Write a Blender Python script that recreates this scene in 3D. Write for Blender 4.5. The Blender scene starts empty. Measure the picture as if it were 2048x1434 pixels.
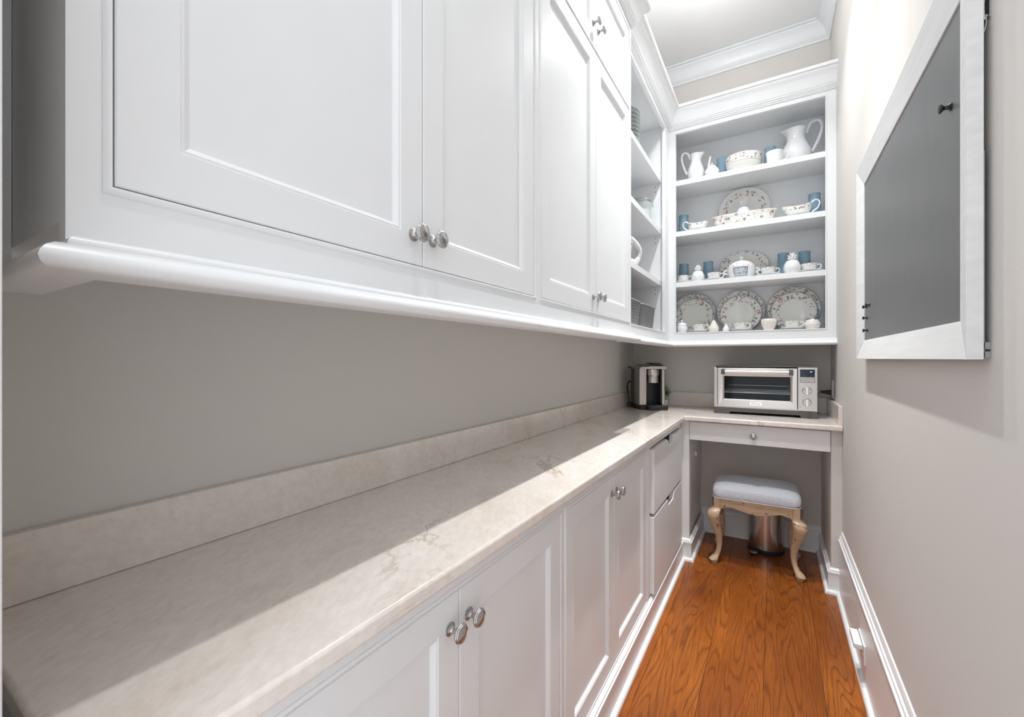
import bpy, bmesh, math, random
from mathutils import Vector, Matrix
random.seed(7)
scene = bpy.context.scene
C = scene.collection
rad = math.radians

# ------------------------------------------------------------------ camera
cam_d = bpy.data.cameras.new('camera'); cam = bpy.data.objects.new('camera', cam_d); C.objects.link(cam)
cam.location = (0, 0, 1.274)
cam.rotation_euler = (rad(90), 0, math.atan(523 / 860))
cam_d.sensor_fit = 'HORIZONTAL'; cam_d.sensor_width = 36.0; cam_d.lens = 36.0 * 860 / 2048
cam_d.clip_start = 0.01; cam_d.clip_end = 50
scene.camera = cam

# ------------------------------------------------------------------ world, light, exposure
world = bpy.data.worlds.new('world'); scene.world = world; world.use_nodes = True
WB = world.node_tree.nodes['Background']
WB.inputs[0].default_value = (0.955, 0.985, 1.03, 1); WB.inputs[1].default_value = 1.6
LAMP_COL = (0.985, 0.995, 1.0)
LAMP_W = [(2.0, 2.0, 72), (8.0, 1.0, 66), (11.0, 8.0, 98)]     # downward beam, added fill point for ceiling and walls, beam angle
LAMPS = [(-0.24, 0.45, 3.46), (-0.24, 1.78, 3.46), (-0.24, 2.48, 3.46)]
scene.view_settings.view_transform = 'Standard'
try: scene.view_settings.look = 'None'
except Exception: pass
scene.view_settings.exposure = 0.06
scene.view_settings.gamma = 1.0
scene.view_settings.use_curve_mapping = False

# ------------------------------------------------------------------ materials
def new_mat(name):
    m = bpy.data.materials.new(name); m.use_nodes = True
    nt = m.node_tree; b = nt.nodes['Principled BSDF']
    return m, nt, b
def setp(b, **k):
    names = {'col': 'Base Color', 'rough': 'Roughness', 'metal': 'Metallic', 'trans': 'Transmission Weight', 'ior': 'IOR',
             'alpha': 'Alpha', 'spec': 'Specular IOR Level', 'coat': 'Coat Weight', 'ecol': 'Emission Color', 'es': 'Emission Strength',
             'sheen': 'Sheen Weight', 'aniso': 'Anisotropic'}
    for n, v in k.items():
        if n in ('col', 'ecol'): v = (*v, 1)
        b.inputs[names[n]].default_value = v
def N(nt, t, **k):
    n = nt.nodes.new(t)
    for a, v in k.items():
        if a.startswith('i_'):
            key = a[2:]; n.inputs[int(key) if key.isdigit() else key].default_value = v
        else: setattr(n, a, v)
    return n
def L(nt, a, b): nt.links.new(a, b)
def ramp(nt, stops, interp='LINEAR'):
    r = nt.nodes.new('ShaderNodeValToRGB'); cr = r.color_ramp; cr.interpolation = interp
    while len(cr.elements) < len(stops): cr.elements.new(0.5)
    for e, (p, c) in zip(cr.elements, stops):
        e.position = p; e.color = (*c, 1)
    return r
def mixc(nt, fac, a, b, mode='MIX'):
    m = nt.nodes.new('ShaderNodeMix'); m.data_type = 'RGBA'; m.blend_type = mode
    if isinstance(fac, (int, float)): m.inputs['Factor'].default_value = fac
    else: L(nt, fac, m.inputs['Factor'])
    for s, v in (('A', a), ('B', b)):
        sock = [i for i in m.inputs if i.name == s and i.type == 'RGBA'][0]
        if isinstance(v, tuple): sock.default_value = (*v, 1)
        else: L(nt, v, sock)
    return [o for o in m.outputs if o.type == 'RGBA'][0]
def math_n(nt, op, a, b=None, clamp=False):
    m = nt.nodes.new('ShaderNodeMath'); m.operation = op; m.use_clamp = clamp
    for i, v in enumerate((a, b)):
        if v is None: continue
        if isinstance(v, (int, float)): m.inputs[i].default_value = v
        else: L(nt, v, m.inputs[i])
    return m.outputs[0]
def simple(name, col, rough=0.5, bump=0.0, bscale=200.0, **k):
    m, nt, b = new_mat(name); setp(b, col=col, rough=rough, **k)
    tc = N(nt, 'ShaderNodeTexCoord')
    nz = N(nt, 'ShaderNodeTexNoise', i_Scale=bscale, i_Detail=3.0)
    L(nt, tc.outputs['Object'], nz.inputs['Vector'])
    c2 = tuple(min(1, c * 1.01) for c in col); c1 = tuple(c * 0.99 for c in col)
    r = ramp(nt, [(0.3, c1), (0.7, c2)]); L(nt, nz.outputs[0], r.inputs[0]); L(nt, r.outputs[0], b.inputs['Base Color'])
    if bump:
        bp = N(nt, 'ShaderNodeBump', i_Strength=bump, i_Distance=0.002); L(nt, nz.outputs[0], bp.inputs['Height'])
        L(nt, bp.outputs[0], b.inputs['Normal'])
    return m
M = {}
M['white'] = simple('white_cabinet_paint', (0.842, 0.859, 0.872), 0.36, 0, 6)
M['trim'] = simple('white_trim_paint', (0.85, 0.866, 0.880), 0.33, 0, 6)
M['ceiling'] = simple('ceiling_paint', (0.94, 0.94, 0.94), 0.8, 0.02, 300)
M['wall'] = simple('greige_wall_paint', (0.695, 0.668, 0.637), 0.7, 0.04, 350)
M['porcelain'] = simple('white_porcelain', (0.83, 0.84, 0.85), 0.12, 0, 20)
M['cream'] = simple('cream_porcelain', (0.82, 0.77, 0.70), 0.2, 0, 20)
M['blackpl'] = simple('black_plastic', (0.022, 0.022, 0.024), 0.35, 0.05, 400)
M['blackmag'] = simple('black_magnet', (0.02, 0.02, 0.02), 0.25, 0, 400)
M['darkpl'] = simple('dark_grey_plastic', (0.10, 0.095, 0.09), 0.45, 0.05, 400)
M['greypl'] = simple('grey_plastic', (0.30, 0.31, 0.31), 0.45, 0.05, 400)
M['chrome'] = simple('bright_metal', (0.72, 0.72, 0.72), 0.16, 0, 100, metal=1.0)
M['dark_cavity'] = simple('dark_oven_liner', (0.035, 0.037, 0.042), 0.6, 0, 100)
M['outlet'] = simple('white_outlet_plastic', (0.82, 0.82, 0.81), 0.3, 0, 100)
M['leaf'] = simple('green_leaf', (0.06, 0.16, 0.03), 0.5, 0.1, 80)
M['soil'] = simple('dark_soil', (0.05, 0.035, 0.02), 0.9, 0.3, 200)

def metal_brushed(name, col, rough, sx, sy, sz, contrast=0.12):
    m, nt, b = new_mat(name); setp(b, col=col, rough=rough, metal=1.0)
    tc = N(nt, 'ShaderNodeTexCoord'); mp = N(nt, 'ShaderNodeMapping'); mp.inputs['Scale'].default_value = (sx, sy, sz)
    nz = N(nt, 'ShaderNodeTexNoise', i_Scale=1.0, i_Detail=4.0)
    L(nt, tc.outputs['Object'], mp.inputs[0]); L(nt, mp.outputs[0], nz.inputs['Vector'])
    r = ramp(nt, [(0.25, tuple(c * (1 - contrast) for c in col)), (0.75, tuple(min(1, c * (1 + contrast)) for c in col))])
    L(nt, nz.outputs[0], r.inputs[0]); L(nt, r.outputs[0], b.inputs['Base Color'])
    rr = N(nt, 'ShaderNodeMapRange'); rr.inputs[3].default_value = rough * 0.8; rr.inputs[4].default_value = rough * 1.25
    L(nt, nz.outputs[0], rr.inputs[0]); L(nt, rr.outputs[0], b.inputs['Roughness'])
    return m
M['nickel'] = metal_brushed('brushed_nickel', (0.50, 0.50, 0.495), 0.25, 60, 60, 60, 0.02)
M['steel'] = metal_brushed('brushed_stainless', (0.66, 0.63, 0.60), 0.30, 4, 300, 300, 0.05)
M['steel_v'] = metal_brushed('brushed_stainless_vertical', (0.60, 0.57, 0.545), 0.33, 300, 300, 4, 0.06)
M['binsteel'] = metal_brushed('bin_stainless', (0.55, 0.50, 0.47), 0.22, 200, 200, 4, 0.06)

def wood_floor():
    m, nt, b = new_mat('stained_oak_plank')
    tc = N(nt, 'ShaderNodeTexCoord'); oi = N(nt, 'ShaderNodeObjectInfo')
    off = N(nt, 'ShaderNodeVectorMath', operation='MULTIPLY_ADD')
    cmb = N(nt, 'ShaderNodeCombineXYZ')
    L(nt, math_n(nt, 'MULTIPLY', oi.outputs['Random'], 7.0), cmb.inputs[0]); L(nt, math_n(nt, 'MULTIPLY', oi.outputs['Random'], 31.0), cmb.inputs[1])
    add = N(nt, 'ShaderNodeVectorMath', operation='ADD'); L(nt, tc.outputs['Object'], add.inputs[0]); L(nt, cmb.outputs[0], add.inputs[1])
    # cathedral rings: a stretched noise turned into contour lines
    mp = N(nt, 'ShaderNodeMapping'); mp.inputs['Scale'].default_value = (6.5, 0.62, 1.0); L(nt, add.outputs[0], mp.inputs[0])
    nz = N(nt, 'ShaderNodeTexNoise', i_Scale=1.0, i_Detail=2.0, i_Roughness=0.45); L(nt, mp.outputs[0], nz.inputs['Vector'])
    rings = math_n(nt, 'FRACT', math_n(nt, 'MULTIPLY', nz.outputs[0], 30.0))
    rr = ramp(nt, [(0.0, (0.0, 0.0, 0.0)), (0.16, (0.85, 0.85, 0.85)), (0.75, (1, 1, 1)), (1.0, (0.0, 0.0, 0.0))]); L(nt, rings, rr.inputs[0])
    mp2 = N(nt, 'ShaderNodeMapping'); mp2.inputs['Scale'].default_value = (260, 9, 1); L(nt, add.outputs[0], mp2.inputs[0])
    fine = N(nt, 'ShaderNodeTexNoise', i_Scale=1.0, i_Detail=3.0, i_Roughness=0.6); L(nt, mp2.outputs[0], fine.inputs['Vector'])
    mp3 = N(nt, 'ShaderNodeMapping'); mp3.inputs['Scale'].default_value = (3, 1.5, 1); L(nt, add.outputs[0], mp3.inputs[0])
    big = N(nt, 'ShaderNodeTexNoise', i_Scale=1.0, i_Detail=2.0); L(nt, mp3.outputs[0], big.inputs['Vector'])
    base = ramp(nt, [(0.3, (0.265, 0.070, 0.0095)), (0.7, (0.435, 0.134, 0.018))]); L(nt, big.outputs[0], base.inputs[0])
    c1 = mixc(nt, math_n(nt, 'MULTIPLY', math_n(nt, 'SUBTRACT', 1.0, rr.outputs[0]), 0.62), base.outputs[0], (0.115, 0.032, 0.007))
    fr = ramp(nt, [(0.38, (0.62, 0.58, 0.55)), (0.6, (1, 1, 1))]); L(nt, fine.outputs[0], fr.inputs[0])
    c2 = mixc(nt, 0.8, c1, fr.outputs[0], 'MULTIPLY')
    tint = ramp(nt, [(0.0, (0.88, 0.86, 0.85)), (1.0, (1.18, 1.16, 1.1))]); L(nt, oi.outputs['Random'], tint.inputs[0])
    c3 = mixc(nt, 1.0, c2, tint.outputs[0], 'MULTIPLY')
    L(nt, c3, b.inputs['Base Color'])
    setp(b, rough=0.30, spec=0.45)
    bp = N(nt, 'ShaderNodeBump', i_Strength=0.12, i_Distance=0.001); L(nt, fine.outputs[0], bp.inputs['Height']); L(nt, bp.outputs[0], b.inputs['Normal'])
    return m
M['floor'] = wood_floor()

def quartzite():
    m, nt, b = new_mat('beige_quartzite')
    tc = N(nt, 'ShaderNodeTexCoord')
    rot = N(nt, 'ShaderNodeMapping'); rot.inputs['Rotation'].default_value = (0.3, 0.2, rad(-28)); L(nt, tc.outputs['Object'], rot.inputs[0])
    mp = N(nt, 'ShaderNodeMapping'); mp.inputs['Scale'].default_value = (7, 2.4, 5); L(nt, rot.outputs[0], mp.inputs[0])
    big = N(nt, 'ShaderNodeTexNoise', i_Scale=1.0, i_Detail=6.0, i_Roughness=0.6, i_Distortion=0.6); L(nt, mp.outputs[0], big.inputs['Vector'])
    base = ramp(nt, [(0.25, (0.72, 0.63, 0.55)), (0.42, (0.80, 0.73, 0.665)), (0.60, (0.84, 0.79, 0.745)), (0.8, (0.77, 0.685, 0.61))]); L(nt, big.outputs[0], base.inputs[0])
    mp2 = N(nt, 'ShaderNodeMapping'); mp2.inputs['Scale'].default_value = (90, 38, 60); L(nt, rot.outputs[0], mp2.inputs[0])
    fine = N(nt, 'ShaderNodeTexNoise', i_Scale=1.0, i_Detail=5.0, i_Roughness=0.65); L(nt, mp2.outputs[0], fine.inputs['Vector'])
    fr = ramp(nt, [(0.3, (0.91, 0.90, 0.89)), (0.65, (1.03, 1.03, 1.03))]); L(nt, fine.outputs[0], fr.inputs[0])
    c1 = mixc(nt, 1.0, base.outputs[0], fr.outputs[0], 'MULTIPLY')
    # thin rusty veins: zero crossings of a warped noise, only in places
    mp3 = N(nt, 'ShaderNodeMapping'); mp3.inputs['Scale'].default_value = (3.2, 0.9, 2.2); L(nt, rot.outputs[0], mp3.inputs[0])
    vn = N(nt, 'ShaderNodeTexNoise', i_Scale=1.0, i_Detail=7.0, i_Roughness=0.62, i_Distortion=0.9); L(nt, mp3.outputs[0], vn.inputs['Vector'])
    dist = math_n(nt, 'ABSOLUTE', math_n(nt, 'SUBTRACT', vn.outputs[0], 0.5))
    line = ramp(nt, [(0.0, (1, 1, 1)), (0.004, (0.6, 0.6, 0.6)), (0.014, (0, 0, 0))]); L(nt, dist, line.inputs[0])
    gate = N(nt, 'ShaderNodeTexNoise', i_Scale=2.3, i_Detail=2.0); L(nt, tc.outputs['Object'], gate.inputs['Vector'])
    gr = ramp(nt, [(0.50, (0, 0, 0)), (0.66, (1, 1, 1))]); L(nt, gate.outputs[0], gr.inputs[0])
    c2 = mixc(nt, math_n(nt, 'MULTIPLY', math_n(nt, 'MULTIPLY', line.outputs[0], gr.outputs[0]), 0.75), c1, (0.42, 0.29, 0.16))
    pale = ramp(nt, [(0.60, (0, 0, 0)), (0.75, (1, 1, 1))]); L(nt, vn.outputs[0], pale.inputs[0])
    c3 = mixc(nt, math_n(nt, 'MULTIPLY', pale.outputs[0], 0.4), c2, (0.72, 0.72, 0.70))
    L(nt, c3, b.inputs['Base Color'])
    setp(b, rough=0.13, spec=0.5)
    return m
M['stone'] = quartzite()

def floral(name, r0, r1, mode, border=None, scale=55.0, base=(0.83, 0.83, 0.80), dens=0.42):
    """mode 'r': flowers on a ring of radius r0..r1 about local z; mode 'z': in a band of height z0..z1"""
    m, nt, b = new_mat(name)
    tc = N(nt, 'ShaderNodeTexCoord'); sep = N(nt, 'ShaderNodeSeparateXYZ'); L(nt, tc.outputs['Object'], sep.inputs[0])
    if mode == 'r':
        q = math_n(nt, 'SQRT', math_n(nt, 'ADD', math_n(nt, 'POWER', sep.outputs[0], 2.0), math_n(nt, 'POWER', sep.outputs[1], 2.0)))
    else: q = sep.outputs[2]
    band = math_n(nt, 'MULTIPLY', math_n(nt, 'GREATER_THAN', q, r0), math_n(nt, 'LESS_THAN', q, r1))
    wn = N(nt, 'ShaderNodeTexNoise', i_Scale=90.0, i_Detail=2.0); L(nt, tc.outputs['Object'], wn.inputs['Vector'])
    wv = N(nt, 'ShaderNodeVectorMath', operation='MULTIPLY_ADD'); L(nt, wn.outputs['Color'], wv.inputs[0]); wv.inputs[1].default_value = (0.012,) * 3; L(nt, tc.outputs['Object'], wv.inputs[2])
    vo = N(nt, 'ShaderNodeTexVoronoi', i_Scale=scale); L(nt, wv.outputs[0], vo.inputs['Vector'])
    dot = math_n(nt, 'LESS_THAN', vo.outputs['Distance'], dens)
    sc = N(nt, 'ShaderNodeSeparateColor'); L(nt, vo.outputs['Color'], sc.inputs[0])
    cr = ramp(nt, [(0.0, (0.60, 0.13, 0.12)), (0.16, (0.13, 0.24, 0.10)), (0.36, (0.14, 0.25, 0.45)), (0.52, (0.70, 0.36, 0.10)), (0.66, (0.10, 0.18, 0.12)), (0.82, (0.62, 0.25, 0.24))], 'CONSTANT'); L(nt, sc.outputs[0], cr.inputs[0])
    vo2 = N(nt, 'ShaderNodeTexVoronoi', i_Scale=scale * 2.1); L(nt, wv.outputs[0], vo2.inputs['Vector'])
    dot2 = math_n(nt, 'LESS_THAN', vo2.outputs['Distance'], dens * 0.62)
    sc2 = N(nt, 'ShaderNodeSeparateColor'); L(nt, vo2.outputs['Color'], sc2.inputs[0])
    cr2 = ramp(nt, [(0.0, (0.14, 0.22, 0.13)), (0.45, (0.20, 0.24, 0.33)), (0.7, (0.45, 0.16, 0.14))], 'CONSTANT'); L(nt, sc2.outputs[1], cr2.inputs[0])
    on2 = math_n(nt, 'MULTIPLY', math_n(nt, 'MULTIPLY', dot2, band), math_n(nt, 'GREATER_THAN', sc2.outputs[2], 0.35))
    c = mixc(nt, math_n(nt, 'MULTIPLY', on2, 0.65), base, cr2.outputs[0])
    on1 = math_n(nt, 'MULTIPLY', math_n(nt, 'MULTIPLY', dot, band), math_n(nt, 'GREATER_THAN', sc.outputs[1], 0.3))
    c = mixc(nt, math_n(nt, 'MULTIPLY', on1, 0.8), c, cr.outputs[0])
    if border:
        edge = math_n(nt, 'MULTIPLY', math_n(nt, 'GREATER_THAN', q, border[0]), math_n(nt, 'LESS_THAN', q, border[1]))
        c = mixc(nt, math_n(nt, 'MULTIPLY', edge, 0.8), c, (0.28, 0.36, 0.44))
    L(nt, c, b.inputs['Base Color']); setp(b, rough=0.14)
    return m
M['fl_plate'] = floral('floral_plate_glaze', 0.099, 0.145, 'r', (0.1465, 0.151), 62, (0.83, 0.83, 0.80), 0.47)
M['fl_plate_s'] = floral('floral_salad_glaze', 0.084, 0.123, 'r', (0.1245, 0.129), 62, (0.83, 0.83, 0.80), 0.47)
M['fl_round'] = floral('floral_chop_plate_glaze', 0.098, 0.132, 'r', None, 48)
M['fl_cup'] = floral('floral_cup_glaze', 0.032, 0.050, 'z', None, 95)
M['fl_bowl'] = floral('floral_bowl_glaze', 0.062, 0.104, 'z', (0.056, 0.059), 60)
M['fl_oval'] = floral('floral_oval_glaze', 0.012, 0.066, 'z', None, 48)
M['fl_boat'] = floral('floral_boat_glaze', 0.040, 0.085, 'z', None, 75)
M['fl_lid'] = floral('floral_lid_glaze', 0.083, 0.10, 'z', None, 70)
M['tile_print'] = floral('blue_print_glaze', -1, 1, 'z', None, 85, (0.55, 0.66, 0.72), 0.5)

def blue_glass():
    m, nt, b = new_mat('smoky_blue_glass'); setp(b, col=(0.26, 0.42, 0.52), rough=0.12, trans=0.45, ior=1.3)
    tc = N(nt, 'ShaderNodeTexCoord'); nz = N(nt, 'ShaderNodeTexNoise', i_Scale=30.0); L(nt, tc.outputs['Object'], nz.inputs['Vector'])
    r = ramp(nt, [(0.3, (0.34, 0.52, 0.64)), (0.7, (0.40, 0.58, 0.70))]); L(nt, nz.outputs[0], r.inputs[0]); L(nt, r.outputs[0], b.inputs['Base Color'])
    return m
M['blueglass'] = blue_glass()
def clear_glass(name, col, mixf, rough=0.03, edge=0.6):
    m, nt, b = new_mat(name); setp(b, col=col, rough=rough, spec=0.6)
    out = nt.nodes['Material Output']; tr = N(nt, 'ShaderNodeBsdfTransparent'); tr.inputs[0].default_value = (0.93, 0.95, 0.95, 1)
    lw = N(nt, 'ShaderNodeLayerWeight', i_Blend=0.25)
    f = math_n(nt, 'ADD', math_n(nt, 'MULTIPLY', lw.outputs['Facing'], edge), mixf, True)
    ms = N(nt, 'ShaderNodeMixShader'); L(nt, f, ms.inputs[0]); L(nt, tr.outputs[0], ms.inputs[1]); L(nt, b.outputs[0], ms.inputs[2])
    L(nt, ms.outputs[0], out.inputs[0])
    return m
M['clearglass'] = clear_glass('clear_glass', (0.75, 0.78, 0.78), 0.15)
M['smokeglass'] = clear_glass('grey_stacked_glass', (0.42, 0.43, 0.43), 0.45, 0.1)
M['ovenglass'] = clear_glass('dark_oven_glass', (0.02, 0.025, 0.035), 0.22, 0.04, 0.15)

def fabric():
    m, nt, b = new_mat('blue_grey_linen_check')
    tc = N(nt, 'ShaderNodeTexCoord'); sep = N(nt, 'ShaderNodeSeparateXYZ'); L(nt, tc.outputs['Object'], sep.inputs[0])
    def stripe(s, f):
        return math_n(nt, 'ADD', math_n(nt, 'MULTIPLY', math_n(nt, 'SINE', math_n(nt, 'MULTIPLY', s, f)), 0.5), 0.5)
    mpa = N(nt, 'ShaderNodeMapping'); mpa.inputs['Scale'].default_value = (60, 700, 300); L(nt, tc.outputs['Object'], mpa.inputs[0])
    mpb = N(nt, 'ShaderNodeMapping'); mpb.inputs['Scale'].default_value = (700, 60, 300); L(nt, tc.outputs['Object'], mpb.inputs[0])
    na = N(nt, 'ShaderNodeTexNoise', i_Scale=1.0, i_Detail=2.0); nb = N(nt, 'ShaderNodeTexNoise', i_Scale=1.0, i_Detail=2.0)
    L(nt, mpa.outputs[0], na.inputs['Vector']); L(nt, mpb.outputs[0], nb.inputs['Vector'])
    s = math_n(nt, 'MULTIPLY', math_n(nt, 'ADD', math_n(nt, 'ADD', na.outputs[0], nb.outputs[0]), math_n(nt, 'MULTIPLY', math_n(nt, 'ADD', stripe(sep.outputs[0], 620.0), stripe(sep.outputs[1], 620.0)), 0.28)), 0.55)
    r = ramp(nt, [(0.40, (0.50, 0.58, 0.70)), (0.66, (0.74, 0.80, 0.88)), (0.90, (0.90, 0.92, 0.94))]); L(nt, s, r.inputs[0])
    L(nt, r.outputs[0], b.inputs['Base Color']); setp(b, rough=0.9, sheen=0.2)
    bp = N(nt, 'ShaderNodeBump', i_Strength=0.3, i_Distance=0.001); L(nt, s, bp.inputs['Height']); L(nt, bp.outputs[0], b.inputs['Normal'])
    return m
M['fabric'] = fabric()
def worn_wood():
    m, nt, b = new_mat('distressed_tan_wood')
    tc = N(nt, 'ShaderNodeTexCoord')
    mp = N(nt, 'ShaderNodeMapping'); mp.inputs['Scale'].default_value = (12, 90, 60); L(nt, tc.outputs['Object'], mp.inputs[0])
    g = N(nt, 'ShaderNodeTexNoise', i_Scale=1.0, i_Detail=4.0, i_Roughness=0.6); L(nt, mp.outputs[0], g.inputs['Vector'])
    base = ramp(nt, [(0.3, (0.46, 0.315, 0.20)), (0.7, (0.60, 0.44, 0.30))]); L(nt, g.outputs[0], base.inputs[0])
    chip = N(nt, 'ShaderNodeTexNoise', i_Scale=26.0, i_Detail=3.0, i_Roughness=0.55); L(nt, tc.outputs['Object'], chip.inputs['Vector'])
    cr = ramp(nt, [(0.632, (0, 0, 0)), (0.650, (1, 1, 1))]); L(nt, chip.outputs[0], cr.inputs[0])
    c = mixc(nt, math_n(nt, 'MULTIPLY', cr.outputs[0], 0.8), base.outputs[0], (0.13, 0.06, 0.035))
    L(nt, c, b.inputs['Base Color']); setp(b, rough=0.35)
    return m
M['wornwood'] = worn_wood()
def chalk():
    m, nt, b = new_mat('grey_chalkboard')
    tc = N(nt, 'ShaderNodeTexCoord'); mp = N(nt, 'ShaderNodeMapping'); mp.inputs['Scale'].default_value = (1, 5, 2.0); mp.inputs['Rotation'].default_value = (rad(25), 0, 0)
    L(nt, tc.outputs['Object'], mp.inputs[0])
    n1 = N(nt, 'ShaderNodeTexNoise', i_Scale=2.5, i_Detail=6.0, i_Roughness=0.65); L(nt, mp.outputs[0], n1.inputs['Vector'])
    r = ramp(nt, [(0.35, (0.140, 0.141, 0.142)), (0.7, (0.158, 0.159, 0.160))]); L(nt, n1.outputs[0], r.inputs[0])
    L(nt, r.outputs[0], b.inputs['Base Color']); setp(b, rough=0.42, spec=0.5)
    return m
M['chalk'] = chalk()
def painted_frame():
    m, nt, b = new_mat('white_brushed_frame_paint')
    tc = N(nt, 'ShaderNodeTexCoord'); mp = N(nt, 'ShaderNodeMapping'); mp.inputs['Scale'].default_value = (30, 4, 60); L(nt, tc.outputs['Object'], mp.inputs[0])
    nz = N(nt, 'ShaderNodeTexNoise', i_Scale=1.0, i_Detail=3.0); L(nt, mp.outputs[0], nz.inputs['Vector'])
    r = ramp(nt, [(0.3, (0.74, 0.74, 0.735)), (0.7, (0.81, 0.81, 0.81))]); L(nt, nz.outputs[0], r.inputs[0]); L(nt, r.outputs[0], b.inputs['Base Color'])
    bp = N(nt, 'ShaderNodeBump', i_Strength=0.05, i_Distance=0.0005); L(nt, nz.outputs[0], bp.inputs['Height']); L(nt, bp.outputs[0], b.inputs['Normal'])
    setp(b, rough=0.45)
    return m
M['frame'] = painted_frame()
M['wicker'] = simple('dark_grey_wicker', (0.26, 0.26, 0.26), 0.5, 0.4, 250)
M['wickerw'] = simple('white_wicker', (0.80, 0.80, 0.79), 0.6, 0.4, 250)
m, nt, b = new_mat('lamp_glow'); setp(b, col=(0.9, 0.9, 0.9), ecol=LAMP_COL, es=6.0); M['glow'] = m
m, nt, b = new_mat('blue_display_light'); setp(b, col=(0.02, 0.1, 0.2), ecol=(0.03, 0.45, 0.9), es=2.0); M['blue_led'] = m
M['screen'] = simple('dark_display', (0.012, 0.016, 0.028), 0.12, 0, 50)
M['strip'] = simple('pale_display_strip', (0.55, 0.54, 0.52), 0.3, 0, 50)

# ------------------------------------------------------------------ geometry helpers
class MB:
    def __init__(s): s.v = []; s.f = []
    def add(s, v, f):
        o = len(s.v); s.v += [tuple(p) for p in v]; s.f += [tuple(i + o for i in q) for q in f]; return s
    def box(s, x0, y0, z0, x1, y1, z1):
        x0, x1 = sorted((x0, x1)); y0, y1 = sorted((y0, y1)); z0, z1 = sorted((z0, z1))
        v = [(x, y, z) for x in (x0, x1) for y in (y0, y1) for z in (z0, z1)]
        return s.add(v, [(0, 1, 3, 2), (4, 6, 7, 5), (0, 4, 5, 1), (2, 3, 7, 6), (0, 2, 6, 4), (1, 5, 7, 3)])
    def prism(s, poly, fn, d0, d1):
        n = len(poly); v = [fn(a, b_, d0) for a, b_ in poly] + [fn(a, b_, d1) for a, b_ in poly]
        f = [tuple(range(n))[::-1], tuple(range(n, 2 * n))] + [(i, (i + 1) % n, n + (i + 1) % n, n + i) for i in range(n)]
        return s.add(v, f)
    def loops(s, rings, closed_ring=True, cap0=False, cap1=False):
        n = len(rings[0]); v = [p for r in rings for p in r]; f = []
        for k in range(len(rings) - 1):
            for i in range(n if closed_ring else n - 1):
                j = (i + 1) % n; f.append((k * n + i, k * n + j, (k + 1) * n + j, (k + 1) * n + i))
        if cap0: f.append(tuple(range(n))[::-1])
        if cap1: f.append(tuple(range((len(rings) - 1) * n, len(rings) * n)))
        return s.add(v, f)
    def frame(s, rect, steps, fn, fill=False):
        a0, a1, b0, b1 = rect; rings = []
        for ins, dep in steps:
            rings.append([fn(a0 + ins, b0 + ins, dep), fn(a1 - ins, b0 + ins, dep), fn(a1 - ins, b1 - ins, dep), fn(a0 + ins, b1 - ins, dep)])
        return s.loops(rings, True, False, fill)
    def lathe(s, prof, c=(0, 0, 0), seg=28, fn=None):
        rings = []
        for r, z in prof:
            ring = []
            for i in range(seg):
                a = 2 * math.pi * i / seg; p = (max(r, 1e-5) * math.cos(a), max(r, 1e-5) * math.sin(a), z)
                if fn: p = fn(p, a)
                ring.append((p[0] + c[0], p[1] + c[1], p[2] + c[2]))
            rings.append(ring)
        return s.loops(rings)
    def tube(s, pts, rs, seg=10, flat=1.0):
        pts = [Vector(p) for p in pts]; n = len(pts)
        if isinstance(rs, (int, float)): rs = [rs] * n
        t = [(pts[min(i + 1, n - 1)] - pts[max(i - 1, 0)]).normalized() for i in range(n)]
        up = Vector((0, 0, 1)) if abs(t[0].z) < 0.9 else Vector((1, 0, 0))
        x = (up - t[0] * up.dot(t[0])).normalized(); rings = []
        for i in range(n):
            x = (x - t[i] * x.dot(t[i])).normalized(); y = t[i].cross(x)
            rings.append([tuple(pts[i] + (x * math.cos(a) * flat + y * math.sin(a)) * rs[i]) for a in [2 * math.pi * k / seg for k in range(seg)]])
        return s.loops(rings, True, True, True)
    def sweep(s, prof, path, segs=None, closed_prof=True, side=1):
        """profile (u outward, z) swept along a horizontal polyline with mitred corners; segs picks segments"""
        P = [Vector((p[0], p[1])) for p in path]; n = len(P); nr = []
        for i in range(n - 1):
            d = (P[i + 1] - P[i]).normalized(); nr.append(Vector((d.y, -d.x)) * side)
        mv = []
        for i in range(n):
            if i == 0: mv.append(nr[0])
            elif i == n - 1: mv.append(nr[-1])
            else: mv.append((nr[i - 1] + nr[i]) / (1 + nr[i - 1].dot(nr[i])))
        ring = lambda i: [(P[i].x + u * mv[i].x, P[i].y + u * mv[i].y, z) for u, z in prof]
        lo, hi = (0, n - 1) if segs is None else segs
        rings = [ring(i) for i in range(lo, hi + 1)]
        return s.loops(rings, closed_prof, closed_prof, closed_prof)
    def build(s, name, mat, parent=None, origin=(0, 0, 0), bevel=0.0, seg=2, smooth=35.0, subsurf=0):
        me = bpy.data.meshes.new(name)
        me.from_pydata([(p[0] - origin[0], p[1] - origin[1], p[2] - origin[2]) for p in s.v], [], s.f)
        bm = bmesh.new(); bm.from_mesh(me); bmesh.ops.recalc_face_normals(bm, faces=bm.faces); bm.to_mesh(me); bm.free()
        me.materials.append(M[mat] if isinstance(mat, str) else mat)
        if smooth:
            for p in me.polygons: p.use_smooth = True
            me.set_sharp_from_angle(angle=rad(smooth))
        o = bpy.data.objects.new(name, me); C.objects.link(o)
        if parent is not None: o.parent = parent
        else: o.location = origin
        if bevel:
            md = o.modifiers.new('bevel', 'BEVEL'); md.width = bevel; md.segments = seg; md.limit_method = 'ANGLE'; md.angle_limit = rad(40)
            md.harden_normals = True
        if subsurf:
            md = o.modifiers.new('subdivision', 'SUBSURF'); md.levels = subsurf; md.render_levels = subsurf
        return o
def tag(o, label, cat, group=None):
    o['label'] = label; o['category'] = cat
    if group: o['group'] = group
    return o
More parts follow.
